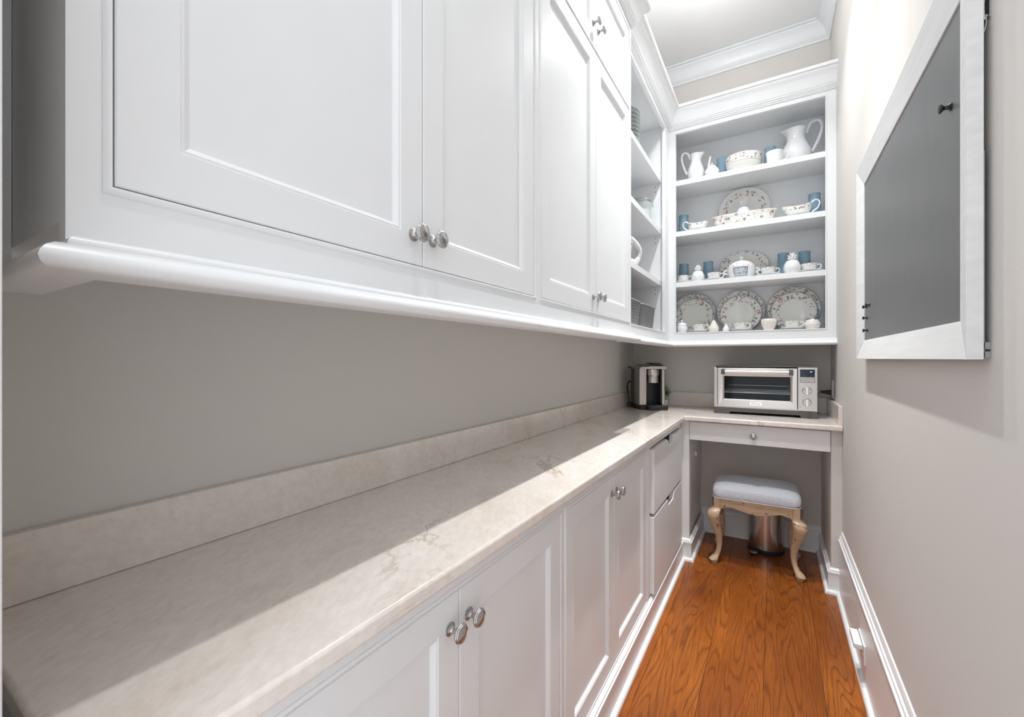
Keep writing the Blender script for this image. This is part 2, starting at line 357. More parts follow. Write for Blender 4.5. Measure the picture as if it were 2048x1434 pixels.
def thing(name, label, cat, loc=(0, 0, 0), rotz=0.0, group=None):
    o = bpy.data.objects.new(name, None); C.objects.link(o); o.location = loc; o.rotation_euler = (0, 0, rotz); o.empty_display_size = 0.05
    return tag(o, label, cat, group)
def struct(o): o['kind'] = 'structure'; return o
def spl(pts, n=6):
    P = [Vector(p) for p in pts]; P = [P[0] * 2 - P[1]] + P + [P[-1] * 2 - P[-2]]; out = []
    for i in range(1, len(P) - 2):
        for k in range(n):
            t = k / n; a, b_, c, d = P[i - 1], P[i], P[i + 1], P[i + 2]
            out.append(0.5 * ((2 * b_) + (c - a) * t + (2 * a - 5 * b_ + 4 * c - d) * t * t + (3 * b_ - a - 3 * c + d) * t ** 3))
    out.append(P[-2]); return out
def dup(root, loc, rotz=None, label=None, group=None):
    r = root.copy(); C.objects.link(r); r.location = loc
    if rotz is not None: r.rotation_euler = (root.rotation_euler.x, root.rotation_euler.y, rotz)
    if label: r['label'] = label
    if group: r['group'] = group
    for ch in list(root.children):
        c = ch.copy(); C.objects.link(c); c.parent = r
        for g in list(ch.children):
            d = g.copy(); C.objects.link(d); d.parent = c
    return r

# ------------------------------------------------------------------ key planes (metres)
XL, XR, YB, ZC = -0.962, 0.318, 3.47, 3.48       # left wall, right wall, back wall, ceiling
XF = -0.590      # face of the tall upper cabinets
XO = -0.630      # face of the open shelf unit on the left wall
YO = 3.166       # face of the open shelf unit on the back wall
XBASE = -0.505   # face of the base cabinets
YF = -0.12       # the place stays open behind the camera

# ------------------------------------------------------------------ the room
struct(MB().box(XL - 0.1, YF, 0, XL, YB + 0.1, ZC).build('wall_left', 'wall'))
struct(MB().box(XR, YF, 0, XR + 0.1, YB + 0.1, ZC).build('wall_right', 'wall'))
struct(MB().box(XL - 0.1, YB, 0, XR + 0.1, YB + 0.1, ZC).build('wall_back', 'wall'))
struct(MB().box(XL - 0.1, YF, ZC, XR + 0.1, YB + 0.1, ZC + 0.1).build('ceiling', 'ceiling'))
fl = struct(MB().box(XL - 0.1, YF, -0.06, XR + 0.1, YB + 0.1, -0.012).build('floor', 'soil'))
xs = [-0.860, -0.653, -0.447, -0.240, -0.033, 0.165, 0.372]
for i in range(len(xs) - 1):
    cut = [0.35, 1.05, 0.1, 0.8, 1.2, 0.5][i]
    for ya, yb in ((YF, cut), (cut, YB + 0.05)):
        MB().box(xs[i] + 0.0004, ya + 0.0004, -0.012, xs[i + 1] - 0.0004, yb - 0.0004, 0.0).build('plank', 'floor', fl, bevel=0.0006, seg=1)
# ceiling crown
cp = [(0, ZC - 0.125), (0.008, ZC - 0.125), (0.010, ZC - 0.112), (0.022, ZC - 0.100), (0.028, ZC - 0.080), (0.040, ZC - 0.050), (0.058, ZC - 0.030), (0.066, ZC - 0.024), (0.066, ZC - 0.014), (0.080, ZC - 0.012), (0.080, ZC - 0.0005), (0, ZC - 0.0005)]
struct(MB().sweep(cp, [(XL, YF), (XL, YB), (XR, YB), (XR, YF)]).build('trim_1', 'trim'))
# door jamb the camera looks past, and the short wall it closes
struct(MB().box(-0.505, -0.075, 0, -0.4535, 0.0709, ZC).build('trim_2', 'trim', bevel=0.002))
struct(MB().box(XL, -0.06, 0, -0.505, 0.055, ZC).build('wall_front', 'wall'))
# tall baseboard on the right wall
bpR = [(0, 0), (0.016, 0), (0.016, 0.288), (0.020, 0.291), (0.020, 0.300), (0.014, 0.303), (0.014, 0.315), (0.009, 0.320), (0.007, 0.333), (0.004, 0.340), (0, 0.341)]
shoe = [(0.016, 0.0), (0.032, 0.0), (0.032, 0.008), (0.029, 0.015), (0.024, 0.019), (0.016, 0.020)]
o = struct(MB().sweep(bpR, [(XR, 2.899), (XR, YF)]).build('baseboard_right', 'trim'))
MB().sweep(shoe, [(XR, 2.90), (XR, YF)]).build('shoe_molding', 'trim', o)
# short wall that carries the desk on the right, and the low base around it
struct(MB().box(0.268, 2.905, 0, XR, YB, 0.884).build('wall_desk', 'wall', bevel=0.002))
bpL = [(0, 0), (0.014, 0), (0.014, 0.108), (0.017, 0.110), (0.017, 0.117), (0.012, 0.119), (0.012, 0.126), (0.006, 0.132), (0, 0.136)]
shoeL = [(0.014, 0.0), (0.030, 0.0), (0.030, 0.008), (0.027, 0.015), (0.022, 0.019), (0.014, 0.020)]
o = struct(MB().sweep(bpL, [(0.268, YB - 0.016), (0.268, 2.905), (XR - 0.016, 2.905)]).build('baseboard_desk', 'trim'))
MB().sweep(shoeL, [(0.268, YB - 0.03), (0.268, 2.905), (XR - 0.03, 2.905)]).build('shoe_molding', 'trim', o)
bpB = [(u, z * 1.25) for u, z in bpL]
o = struct(MB().sweep(bpB, [(-0.455, YB), (0.268, YB)], side=1).build('baseboard_back', 'trim'))
MB().sweep(shoeL, [(-0.43, YB), (0.24, YB)], side=1).build('shoe_molding', 'trim', o)
o = struct(MB().sweep(bpL, [(XBASE + 0.002, 0.12), (XBASE + 0.002, 2.905), (-0.455, 2.905), (-0.455, YB - 0.02)]).build('baseboard_left', 'trim'))
MB().sweep(shoeL, [(XBASE + 0.002, 0.12), (XBASE + 0.002, 2.905), (-0.455, 2.905), (-0.455, YB - 0.035)]).build('shoe_molding', 'trim', o)

# ------------------------------------------------------------------ recessed ceiling lamps (above the camera's view)
for k, (lx, ly, lz) in enumerate(LAMPS):
    t = thing('ceiling_light', ['small round recessed ceiling light above the doorway end', 'small round recessed ceiling light in the middle of the ceiling', 'small round recessed ceiling light above the far end'][k], 'light', (lx, ly, ZC), 0, 'recessed ceiling lights')
    MB().lathe([(0.040, -0.0005), (0.062, -0.0005), (0.062, -0.006), (0.058, -0.009), (0.044, -0.010), (0.040, -0.006)]).build('trim_ring', 'trim', t)
    MB().lathe([(0.0, -0.0015), (0.0395, -0.0015), (0.0395, -0.0045), (0.0, -0.0050)]).build('lens', 'glow', t)
    ld = bpy.data.lights.new('lamp', 'AREA'); ld.shape = 'DISK'; ld.size = 0.055; ld.spread = rad(LAMP_W[k][2]); ld.energy = LAMP_W[k][0]; ld.color = LAMP_COL
    lo = bpy.data.objects.new('lamp', ld); C.objects.link(lo); lo.parent = t; lo.location = (0, 0, lz - ZC)
    ld = bpy.data.lights.new('fill_point', 'POINT'); ld.shadow_soft_size = 0.03; ld.energy = LAMP_W[k][1]; ld.color = LAMP_COL
    lo = bpy.data.objects.new('fill_point', ld); C.objects.link(lo); lo.parent = t; lo.location = (0, 0, -0.16)  # added fill light, hung below the lens to brighten the ceiling

# ------------------------------------------------------------------ cabinetry
def onx(face): return lambda a, b_, d: (face + d, a, b_)          # faces +X: a = y, b = z
def ony(face): return lambda a, b_, d: (a, face - d, b_)          # faces -Y: a = x, b = z
KNOB = [(0.0, 0.0), (0.0125, 0.0), (0.0125, 0.0015), (0.0105, 0.003), (0.0095, 0.003), (0.0095, 0.0045), (0.0075, 0.006), (0.0055, 0.008), (0.0048, 0.0115), (0.0062, 0.0135), (0.0062, 0.0155), (0.0050, 0.0165),
        (0.0075, 0.016), (0.0125, 0.018), (0.0165, 0.020), (0.0178, 0.0225), (0.0172, 0.0245), (0.0158, 0.0252), (0.0158, 0.0262), (0.0148, 0.0275), (0.0132, 0.0278), (0.0128, 0.0272), (0.0110, 0.0282), (0.006, 0.0292), (0.0, 0.0295)]
KNOB = [(r, z + (0.003 if z > 0.0158 else 0)) for r, z in KNOB]
kb = MB().lathe(KNOB, seg=32); KM = None
def knob(parent, a, b_, fn, d0):
    """fn maps (a, b, depth); knob axis points outwards"""
    mb = MB(); p0 = Vector(fn(a, b_, d0)); n = (Vector(fn(a, b_, d0 + 1)) - p0); e1 = Vector(fn(a + 1, b_, d0)) - p0; e2 = Vector(fn(a, b_ + 1, d0)) - p0
    mb.add([tuple(p0 + e1 * x + e2 * y + n * z) for x, y, z in kb.v], kb.f)
    return mb.build('knob', 'nickel', parent, origin=parent['_o'], smooth=50)
def door(parent, rect, fn, kn=None, s=0.058, name='door'):
    st = [(0, -0.018), (0, -0.0015), (0.0015, 0), (s, 0), (s + 0.0015, -0.0018), (s + 0.0045, -0.0012), (s + 0.007, -0.004), (s + 0.011, -0.0085), (s + 0.013, -0.0095)]
    d = MB().frame(rect, st, fn).build(name, 'white', parent, origin=parent['_o'], smooth=30); d['_o'] = parent['_o']
    i = s + 0.0125; a0, a1, b0, b1 = rect
    p = [fn(a0 + i, b0 + i, -0.0095), fn(a1 - i, b1 - i, -0.016)]
    MB().box(*p[0], *p[1]).build('panel', 'white', d, origin=parent['_o'])
    if kn: knob(d, kn[0], kn[1], fn, 0.0)
    return d
def bead(mb, rect, fn):
    mb.frame(rect, [(-0.0085, 0.0), (-0.0080, 0.0014), (-0.0060, 0.0026), (-0.0035, 0.0030), (-0.0012, 0.0022), (0.0001, 0.0004), (0.0001, -0.002)], fn)
CROWN = [(0, 2.872), (0.006, 2.872), (0.009, 2.880), (0.014, 2.882), (0.014, 2.888), (0.020, 2.891), (0.023, 2.899), (0.026, 2.901), (0.030, 2.912), (0.038, 2.930), (0.047, 2.948), (0.056, 2.960), (0.066, 2.969), (0.070, 2.976), (0.070, 2.981), (0.080, 2.983), (0.081, 3.000), (0, 3.000)]
RAIL = [(0, 1.395), (0.009, 1.394), (0.013, 1.390), (0.015, 1.386), (0.0145, 1.3835), (0.019, 1.3835), (0.026, 1.3815), (0.033, 1.377), (0.0375, 1.371), (0.039, 1.366), (0.037, 1.361), (0.032, 1.357), (0.026, 1.3555), (-0.012, 1.3555), (-0.012, 1.385)]
crown_path = [(XL + 0.03, 0.132), (XF, 0.132), (XF, 2.080), (XO - 0.02, 2.080)]
open_path = [(XO, 2.080), (XO, YO), (XR, YO)]

def upper_unit(label, y0, y1, d0, dm, d1, near):
    org = (XL, (y0 + y1) / 2, 1.385)
    t = thing('upper_cabinet', label, 'cabinet', org, 0, 'tall upper cabinets over the counter'); t['_o'] = org
    fn = onx(XF)
    body = MB().box(XL + 0.001, y0, 1.41, XF - 0.020, y1, 2.97)
    body.build('body', 'white', t, origin=org)
    ff = MB(); T = 0.0195
    ff.box(XF - T, y0, 1.385, XF, d0, 2.99); ff.box(XF - T, d1, 1.385, XF, y1, 2.99)
    ff.box(XF - T, d0, 1.385, XF, d1, 1.453); ff.box(XF - T, d0, 2.845, XF, d1, 2.99); ff.box(XF - T, d0, 2.4655, XF, d1, 2.4725)
    for r in ((d0, d1, 1.453, 2.4655), (d0, d1, 2.4725, 2.845)): bead(ff, r, fn)
    ff.build('face_frame', 'white', t, origin=org, smooth=30)
    g = 0.0022
    for a0, a1, k in ((d0 + g, dm - g / 2, dm - 0.027), (dm + g / 2, d1 - g, dm + 0.027)):
        door(t, (a0, a1, 1.453 + g, 2.4655 - g), fn, (k, 1.511))
        door(t, (a0, a1, 2.4725 + g, 2.845 - g), fn, (k, 2.560))
    seg = MB(); seg2 = MB()
    if near:
        pth = [(XL + 0.162, y0 + 0.013), (XF, y0 + 0.013), (XF, y1)]
        seg.sweep(CROWN, [(XL + 0.003, y0), (XF, y0), (XF, y1)]); seg2.sweep(RAIL, pth)
        MB().box(XL + 0.001, y0 - 0.012, 1.36, XL + 0.165, y0 - 0.0005, 2.86).build('filler_strip', 'white', t, origin=org)
    else:
        seg.sweep(CROWN, [(XF, y0), (XF, y1), (XO - 0.03, y1)]); seg2.sweep(RAIL, [(XF, y0), (XF, y1), (XO - 0.03, y1)])
    seg.build('crown_molding', 'trim', t, origin=org, smooth=30); seg2.build('light_rail', 'trim', t, origin=org, smooth=40)
    return t
upper_unit('white wall cabinet nearest the camera, two wide panelled doors above the counter', 0.132, 1.1155, 0.167, 0.633, 1.095, True)
upper_unit('white wall cabinet next to the open corner shelves, double doors with small doors on top', 1.1155, 2.080, 1.136, 1.596, 2.049, False)

def shelf_holes(mb, fn, aa, zs):
    for a in aa:
        for z in zs: mb.frame((a - 0.003, a + 0.003, z - 0.003, z + 0.003), [(0, 0.0003), (0.001, 0.0003)], fn, True)
SH = [1.806, 2.160, 2.515]
# open unit on the left wall
org = (XL, 2.6, 1.385)
t = thing('open_shelf_unit', 'white open shelf unit on the long wall between tall cabinet and corner', 'shelves', org); t['_o'] = org
MB().box(XL + 0.001, 2.0815, 1.40, XO - 0.02, 2.099, 2.97).build('side_panel', 'white', t, origin=org)
sp = MB().box(XL + 0.001, 3.062, 1.40, XO - 0.02, 3.080, 2.97).build('side_panel', 'white', t, origin=org)
hm = MB(); shelf_holes(hm, ony(3.062), (-0.70, -0.90), [z - 0.055 - 0.032 * k for z in SH for k in (0, 1)]); hm.build('pin_holes', 'darkpl', sp, origin=org)['kind'] = 'stuff'
MB().box(XL + 0.001, 2.0995, 1.40, XL + 0.010, 3.0615, 2.97).build('back_panel', 'white', t, origin=org)
MB().box(XL + 0.0105, 2.0995, 1.432, XO - 0.02, 3.0615, 1.455).build('bottom_panel', 'white', t, origin=org)
MB().box(XL + 0.0105, 2.0995, 2.865, XO - 0.02, 3.0615, 2.89).build('top_panel', 'white', t, origin=org)
for z in SH: MB().box(XL + 0.0105, 2.0997, z - 0.034, -0.660, 3.0613, z).build('shelf', 'white', t, origin=org, bevel=0.001)
ff = MB(); ff.box(XO - 0.0195, 2.0815, 1.385, XO, 2.13, 2.99); ff.box(XO - 0.0195, 3.040, 1.385, XO, YO, 2.99); ff.box(XO - 0.0195, 2.13, 1.385, XO, 3.040, 1.455); ff.box(XO - 0.0195, 2.13, 2.842, XO, 3.040, 2.99)
bead(ff, (2.13, 3.040, 1.455, 2.842), onx(XO)); ff.build('face_frame', 'white', t, origin=org, smooth=30)
MB().sweep(CROWN, open_path, (0, 1)).build('crown_molding', 'trim', t, origin=org, smooth=30)
MB().sweep(RAIL, open_path, (0, 1)).build('light_rail', 'trim', t, origin=org, smooth=40)
# open unit on the back wall
org = (-0.15, YB, 1.385)
t = thing('open_shelf_unit', 'white open shelf unit on the end wall holding the floral china', 'shelves', org); t['_o'] = org
XI0, XI1 = -0.70, 0.283
MB().box(XI0 - 0.018, YO + 0.02, 1.40, XI0, YB - 0.001, 2.97).build('side_panel', 'white', t, origin=org)
sp = MB().box(XI1, YO + 0.02, 1.40, XR - 0.001, YB - 0.001, 2.97).build('side_panel', 'white', t, origin=org)
MB().box(XI0 + 0.0005, YB - 0.012, 1.40, XI1 - 0.0005, YB - 0.001, 2.97).build('back_panel', 'white', t, origin=org)
MB().box(XI0 + 0.0005, YO + 0.02, 1.432, XI1 - 0.0005, YB - 0.0125, 1.455).build('bottom_panel', 'white', t, origin=org)
MB().box(XI0 + 0.0005, YO + 0.02, 2.865, XI1 - 0.0005, YB - 0.0125, 2.89).build('top_panel', 'white', t, origin=org)
for z in SH: MB().box(XI0 + 0.0006, YO + 0.004, z - 0.034, XI1 - 0.0006, YB - 0.0126, z).build('shelf', 'white', t, origin=org, bevel=0.001)
for z in SH: MB().box(XI1 - 0.008, 3.24, z - 0.041, XI1 - 0.0005, 3.25, z - 0.0345).build('shelf_pin', 'nickel', sp, origin=org)
ff = MB(); ff.box(XO, YO, 1.385, -0.584, YO + 0.0195, 2.99); ff.box(0.265, YO, 1.385, XR - 0.0005, YO + 0.0195, 2.99); ff.box(-0.584, YO, 1.385, 0.265, YO + 0.0195, 1.455); ff.box(-0.584, YO, 2.842, 0.265, YO + 0.0195, 2.99)
for z in SH: ff.box(-0.5845, YO + 0.003, z - 0.034, -0.584, YO + 0.004, z)
bead(ff, (-0.584, 0.265, 1.455, 2.842), ony(YO)); ff.build('face_frame', 'white', t, origin=org, smooth=30)
MB().sweep(CROWN, open_path, (1, 2)).build('crown_molding', 'trim', t, origin=org, smooth=30)
MB().sweep(RAIL, open_path, (1, 2)).build('light_rail', 'trim', t, origin=org, smooth=40)

# base cabinets
def base_unit(label, y0, y1, d0, dm, d1):
    org = (XL, (y0 + y1) / 2, 0)
    t = thing('base_cabinet', label, 'cabinet', org, 0, 'base cabinets under the counter'); t['_o'] = org
    MB().box(XL + 0.001, y0, 0.0, XBASE - 0.020, y1, 0.882).build('body', 'white', t, origin=org)
    fn = onx(XBASE); ff = MB(); T = 0.0195
    ff.box(XBASE - T, y0, 0.0, XBASE, d0, 0.8835); ff.box(XBASE - T, d1, 0.0, XBASE, y1, 0.8835)
    ff.box(XBASE - T, d0, 0.0, XBASE, d1, 0.142); ff.box(XBASE - T, d0, 0.842, XBASE, d1, 0.8835); bead(ff, (d0, d1, 0.142, 0.842), fn)
    ff.build('face_frame', 'white', t, origin=org, smooth=30)
    g = 0.0022
    door(t, (d0 + g, dm - g / 2, 0.142 + g, 0.842 - g), fn, (dm - 0.028, 0.780)); door(t, (dm + g / 2, d1 - g, 0.142 + g, 0.842 - g), fn, (dm + 0.028, 0.780))
base_unit('white base cabinet nearest the camera with two panelled doors', 0.130, 1.108, 0.170, 0.640, 1.088)
base_unit('white base cabinet with two panelled doors beside the drawer unit', 1.108, 2.075, 1.126, 1.560, 2.035)
org = (XL, 2.47, 0)
t = thing('drawer_cabinet', 'white drawer unit with two deep scooped-top drawers beside the desk', 'cabinet', org); t['_o'] = org
MB().box(XL + 0.001, 2.0755, 0, XBASE - 0.075, 2.86, 0.882).build('body', 'white', t, origin=org)
ff = MB(); T = 0.074; ff.box(XBASE - T, 2.0755, 0, XBASE, 2.097, 0.8835); ff.box(XBASE - T, 2.838, 0, XBASE, 2.905, 0.8835); ff.box(XBASE - T, 2.097, 0, XBASE, 2.838, 0.142); ff.box(XBASE - T, 2.097, 0.846, XBASE, 2.838, 0.8835)
ff.build('face_frame', 'white', t, origin=org)
def drawer(z0, z1):
    yc, w0, w1, dp = 2.50, 0.085, 0.060, 0.036; p = [(2.103, z0), (2.834, z0), (2.834, z1), (yc + w0, z1), (yc + w1, z1 - dp), (yc - w1, z1 - dp), (yc - w0, z1), (2.103, z1)]
    d = MB().prism(p, onx(XBASE), -0.008, 0.019).build('drawer', 'white', t, origin=org, bevel=0.004, seg=3)
    return d
drawer(0.147, 0.516); drawer(0.530, 0.838)
# desk leg panel on the left and the pencil drawer
org = (-0.48, 2.95, 0)
t = thing('desk', 'white built-in desk with shallow drawer and left side post under the counter', 'desk', org); t['_o'] = org
MB().box(-0.504, 2.9055, 0, -0.4555, 2.955, 0.8835).build('post', 'white', t, origin=org, bevel=0.001)
MB().box(-0.500, 2.9555, 0, -0.4650, YB - 0.02, 0.8835).build('panel', 'white', t, origin=org)
MB().box(-0.4648, 3.20, 0.60, -0.452, 3.26, 0.63).build('cleat', 'white', t, origin=org)
dr = MB().box(-0.4535, 2.905, 0.763, 0.2655, 2.925, 0.8765).build('drawer_front', 'white', t, origin=org, bevel=0.001); dr['_o'] = org
knob(dr, -0.101, 0.816, ony(2.905), 0.0)
MB().box(-0.44, 2.9255, 0.780, 0.255, 3.36, 0.872).build('drawer_box', 'white', t, origin=org)

# ------------------------------------------------------------------ countertop
org = (-0.7, 1.5, 0.884)
t = thing('countertop', 'beige quartzite countertop turning the corner, pale front edge and low backsplash', 'countertop', org)
poly = [(XL + 0.001, 0.116), (-0.4735, 0.116), (-0.4735, 2.865), (XR - 0.001, 2.865), (XR - 0.001, YB - 0.001), (XL + 0.001, YB - 0.001)]
MB().prism(poly, lambda a, b_, d: (a, b_, d), 0.884, 0.914).build('slab', 'stone', t, origin=org, bevel=0.007, seg=4)
MB().box(XL + 0.001, 0.120, 0.9145, -0.9425, YB - 0.0215, 1.018).build('backsplash', 'stone', t, origin=org, bevel=0.0015)
MB().box(XL + 0.001, YB - 0.021, 0.9145, XR - 0.0215, YB - 0.001, 1.018).build('backsplash', 'stone', t, origin=org, bevel=0.0015)
MB().box(XR - 0.021, 2.880, 0.9145, XR - 0.001, YB - 0.001, 1.018).build('backsplash', 'stone', t, origin=org, bevel=0.0015)

# ------------------------------------------------------------------ chalkboard on the right wall
org = (XR, 1.63, 1.272)
t = thing('chalkboard', 'large grey chalkboard in a wide white frame on the right wall', 'chalkboard', org)
Y0, Y1, Z0, Z1 = 1.050, 2.212, 1.272, 2.026; W = 0.078; xo, xi, xb = 0.286, 0.2995, 0.3085
fo = lambda a, b_, d: (d, a, b_)
def rail(pa, pb, qb, qa):   # outer edge pa-pb, inner edge qb-qa, mitred ends
    v = [(xo, *pa), (xo, *pb), (xi, *qb), (xi, *qa), (xb, *pa), (xb, *pb), (xb, *qb), (xb, *qa)]
    MB().add(v, [(0, 1, 2, 3), (4, 7, 6, 5), (0, 4, 5, 1), (2, 6, 7, 3), (1, 5, 6, 2), (0, 3, 7, 4)]).build('frame_rail', 'frame', t, origin=org, bevel=0.0012)
rail((Y0, Z0), (Y1, Z0), (Y1 - W, Z0 + W - 0.006), (Y0 + W, Z0 + W - 0.006)); rail((Y1, Z1), (Y0, Z1), (Y0 + W, Z1 - W), (Y1 - W, Z1 - W))
rail((Y0, Z1), (Y0, Z0), (Y0 + W, Z0 + W - 0.006), (Y0 + W, Z1 - W)); rail((Y1, Z0), (Y1, Z1), (Y1 - W, Z1 - W), (Y1 - W, Z0 + W - 0.006))
MB().box(0.3025, Y0 + W - 0.01, Z0 + W - 0.016, 0.3080, Y1 - W + 0.01, Z1 - W + 0.01).build('board', 'chalk', t, origin=org)
MB().box(0.3086, Y0 + 0.004, Z0 + 0.004, 0.3105, Y0 + 0.03, Z0 + 0.36).build('backing_strip', 'greypl', t, origin=org)
hk = MB(); hk.box(0.3088, Y0 + 0.004, Z0 + 0.004, XR - 0.0005, Y0 + 0.022, Z0 + 0.014); hk.box(0.3088, Y0 + 0.004, Z0 + 0.018, XR - 0.0005, Y0 + 0.022, Z0 + 0.030); hk.build('bumper', 'greypl', t, origin=org)
hk = MB(); hk.box(XR - 0.002, Y0 + 0.004, 1.86, XR - 0.0004, Y0 + 0.024, 1.905); hk.tube(spl([(XR - 0.003, Y0 + 0.012, 1.90), (0.311, Y0 + 0.010, 1.888), (0.312, Y0 + 0.01, 1.862), (XR - 0.003, Y0 + 0.012, 1.868)]), 0.0012, 6)
hk.tube(spl([(XR - 0.004, Y0 + 0.01, 1.868), (0.313, Y0 + 0.008, 1.85), (0.310, Y0 + 0.012, 1.834)]), 0.001, 6); hk.build('hanging_hook', 'chrome', t, origin=org)
def pin(label, y, z, s):
    pf = [(0, 0), (0.006, 0), (0.006, 0.002), (0.0035, 0.004), (0.003, 0.008), (0.005, 0.0105), (0.007, 0.012), (0.007, 0.0145), (0.005, 0.0155), (0, 0.016)]
    o = MB().lathe([(r * s, h * s) for r, h in pf], seg=20).build('magnetic_pin', 'blackmag', None, smooth=40)
    o.location = (0.3024, y, z); o.rotation_euler = (0, rad(-90), 0)
    return tag(o, label, 'magnet', 'black magnetic pins on the chalkboard')
pin('large black magnetic pin near the upper front corner of the chalkboard', 1.185, 1.775, 1.25)
pin('black magnetic pin topmost in the column by the far edge of the chalkboard', 2.085, 1.469, 0.95)
pin('black magnetic pin standing a little apart, right of the column on the chalkboard', 2.030, 1.471, 0.95)
pin('black magnetic pin in the middle of the column on the chalkboard', 2.082, 1.427, 0.95)
pin('black magnetic pin lowest in the column on the chalkboard', 2.079, 1.380, 0.95)

# ------------------------------------------------------------------ outlets
t = thing('wall_outlet', 'white outlet plate in the tall baseboard of the right wall', 'outlet', (XR - 0.016, 2.175, 0.135)); org = tuple(t.location)
MB().frame((2.105, 2.240, 0.098, 0.172), [(0, 0), (0.002, 0.005), (0.004, 0.006), (0.012, 0.006)], lambda a, b_, d: (XR - 0.0165 - d, a, b_), True).build('plate', 'outlet', t, origin=org)
for y in (2.148, 2.198): MB().frame((y - 0.018, y + 0.018, 0.118, 0.152), [(0, 0.0060), (0.001, 0.0078), (0.003, 0.008)], lambda a, b_, d: (XR - 0.0165 - d, a, b_), True).build('receptacle', 'outlet', t, origin=org)
MB().box(XR - 0.052, 2.115, 0.150, XR - 0.0245, 2.232, 0.170).build('cover_flap', 'outlet', t, origin=org, bevel=0.004)
t = thing('wall_outlet', 'white outlet plate on the wall beside the toaster oven', 'outlet', (XR, 3.345, 1.07)); org = tuple(t.location)
MB().frame((3.305, 3.378, 1.024, 1.140), [(0, 0), (0.002, 0.005), (0.004, 0.006)], lambda a, b_, d: (XR - 0.0005 - d, a, b_), True).build('plate', 'outlet', t, origin=org)
for z in (1.062, 1.102): MB().frame((3.324, 3.358, z - 0.016, z + 0.016), [(0, 0.0062), (0.001, 0.0078), (0.003, 0.008)], lambda a, b_, d: (XR - 0.0005 - d, a, b_), True).build('receptacle', 'outlet', t, origin=org)

# ------------------------------------------------------------------ toaster oven
TX0, TX1, TY, TZ = -0.336, 0.224, 3.125, 0.914
org = (-0.056, 3.27, TZ)
t = thing('toaster_oven', 'stainless steel toaster oven with wide glass door on the desk counter', 'toaster oven', org); t['_o'] = org
sh = MB()
sh.box(TX0, TY + 0.008, 0.956, TX0 + 0.012, 3.415, 1.220); sh.box(TX1 - 0.012, TY + 0.008, 0.956, TX1, 3.415, 1.220); sh.box(TX0 + 0.0122, 3.40, 0.956, TX1 - 0.0122, 3.415, 1.220); sh.box(TX0 + 0.0122, TY + 0.008, 0.956, TX1 - 0.0122, 3.3998, 0.966)
sh.box(0.1262, TY + 0.008, 0.9662, TX1 - 0.0122, 3.3998, 1.2198)
sh.build('body', 'steel_v', t, origin=org)
MB().prism([(TX0 - 0.001, 1.2202), (TX1 + 0.001, 1.2202), (TX1 - 0.008, 1.229), (TX0 + 0.010, 1.229)], lambda a, b_, d: (a, d, b_), TY + 0.004, 3.417).build('top_cover', 'darkpl', t, origin=org, bevel=0.003)
liner = MB(); liner.box(TX0 + 0.0123, 3.385, 0.9665, 0.126, 3.3997, 1.2195); liner.box(TX0 + 0.0123, TY + 0.016, 0.9663, 0.126, 3.385, 0.970); liner.box(TX0 + 0.0123, TY + 0.016, 1.208, 0.126, 3.385, 1.2197); liner.box(TX0 + 0.0123, TY + 0.016, 0.97, TX0 + 0.02, 3.385, 1.208); liner.box(0.118, TY + 0.016, 0.97, 0.126, 3.385, 1.208)
liner.build('cavity', 'dark_cavity', t, origin=org)
rk = MB()
for i in range(22): x = -0.285 + i * 0.0175; rk.tube([(x, 3.16, 1.064), (x, 3.375, 1.064)], 0.0014, 6)
for y in (3.160, 3.235, 3.30, 3.375): rk.tube([(-0.30, y, 1.062), (0.105, y, 1.062)], 0.0018, 6)
rk.tube([(-0.27, 3.37, 1.064), (-0.27, 3.372, 1.09), (0.085, 3.372, 1.09), (0.085, 3.37, 1.064)], 0.0018, 6)
rk.tube([(-0.305, 3.150, 1.054), (0.112, 3.150, 1.054)], 0.0042, 8)
rk.build('rack', 'chrome', t, origin=org)
fy = ony(TY)
dw = MB(); rect = (-0.314, 0.1225, 0.964, 1.212)
wi = (-0.276, 0.088, 1.012, 1.160)
outer = [(rect[0], rect[2]), (rect[1], rect[2]), (rect[1], rect[3]), (rect[0], rect[3])]; inner0 = [(wi[0] - 0.012, wi[2] - 0.012), (wi[1] + 0.012, wi[2] - 0.012), (wi[1] + 0.012, wi[3] + 0.012), (wi[0] - 0.012, wi[3] + 0.012)]; inner1 = [(wi[0], wi[2]), (wi[1], wi[2]), (wi[1], wi[3]), (wi[0], wi[3])]
dw.loops([[fy(a, b_, -0.012) for a, b_ in outer], [fy(a, b_, 0.0) for a, b_ in outer], [fy(a, b_, 0.0) for a, b_ in inner0], [fy(a, b_, -0.007) for a, b_ in inner1], [fy(a, b_, -0.012) for a, b_ in inner1]])
dd = dw.build('door', 'steel', t, origin=org, bevel=0.001)
MB().box(wi[0] + 0.0002, TY + 0.0082, wi[2] + 0.0002, wi[1] - 0.0002, TY + 0.0115, wi[3] - 0.0002).build('window_pane', 'ovenglass', dd, origin=org)
hp = [(-0.262, 1.186), (0.074, 1.186)]
hb = MB().tube([(-0.268, TY - 0.034, 1.188), (0.080, TY - 0.034, 1.188)], 0.0125, 20); hb.build('handle', 'steel', dd, origin=org)
for x in (-0.290, 0.0795): MB().box(x, TY - 0.047, 1.172, x + 0.022, TY - 0.0005, 1.206).build('handle_bracket', 'darkpl', dd, origin=org, bevel=0.003)
pl = MB().box(-0.130, TY - 0.0022, 0.977, -0.062, TY - 0.0003, 0.998).build('name_plate', 'chrome', dd, origin=org, bevel=0.001)
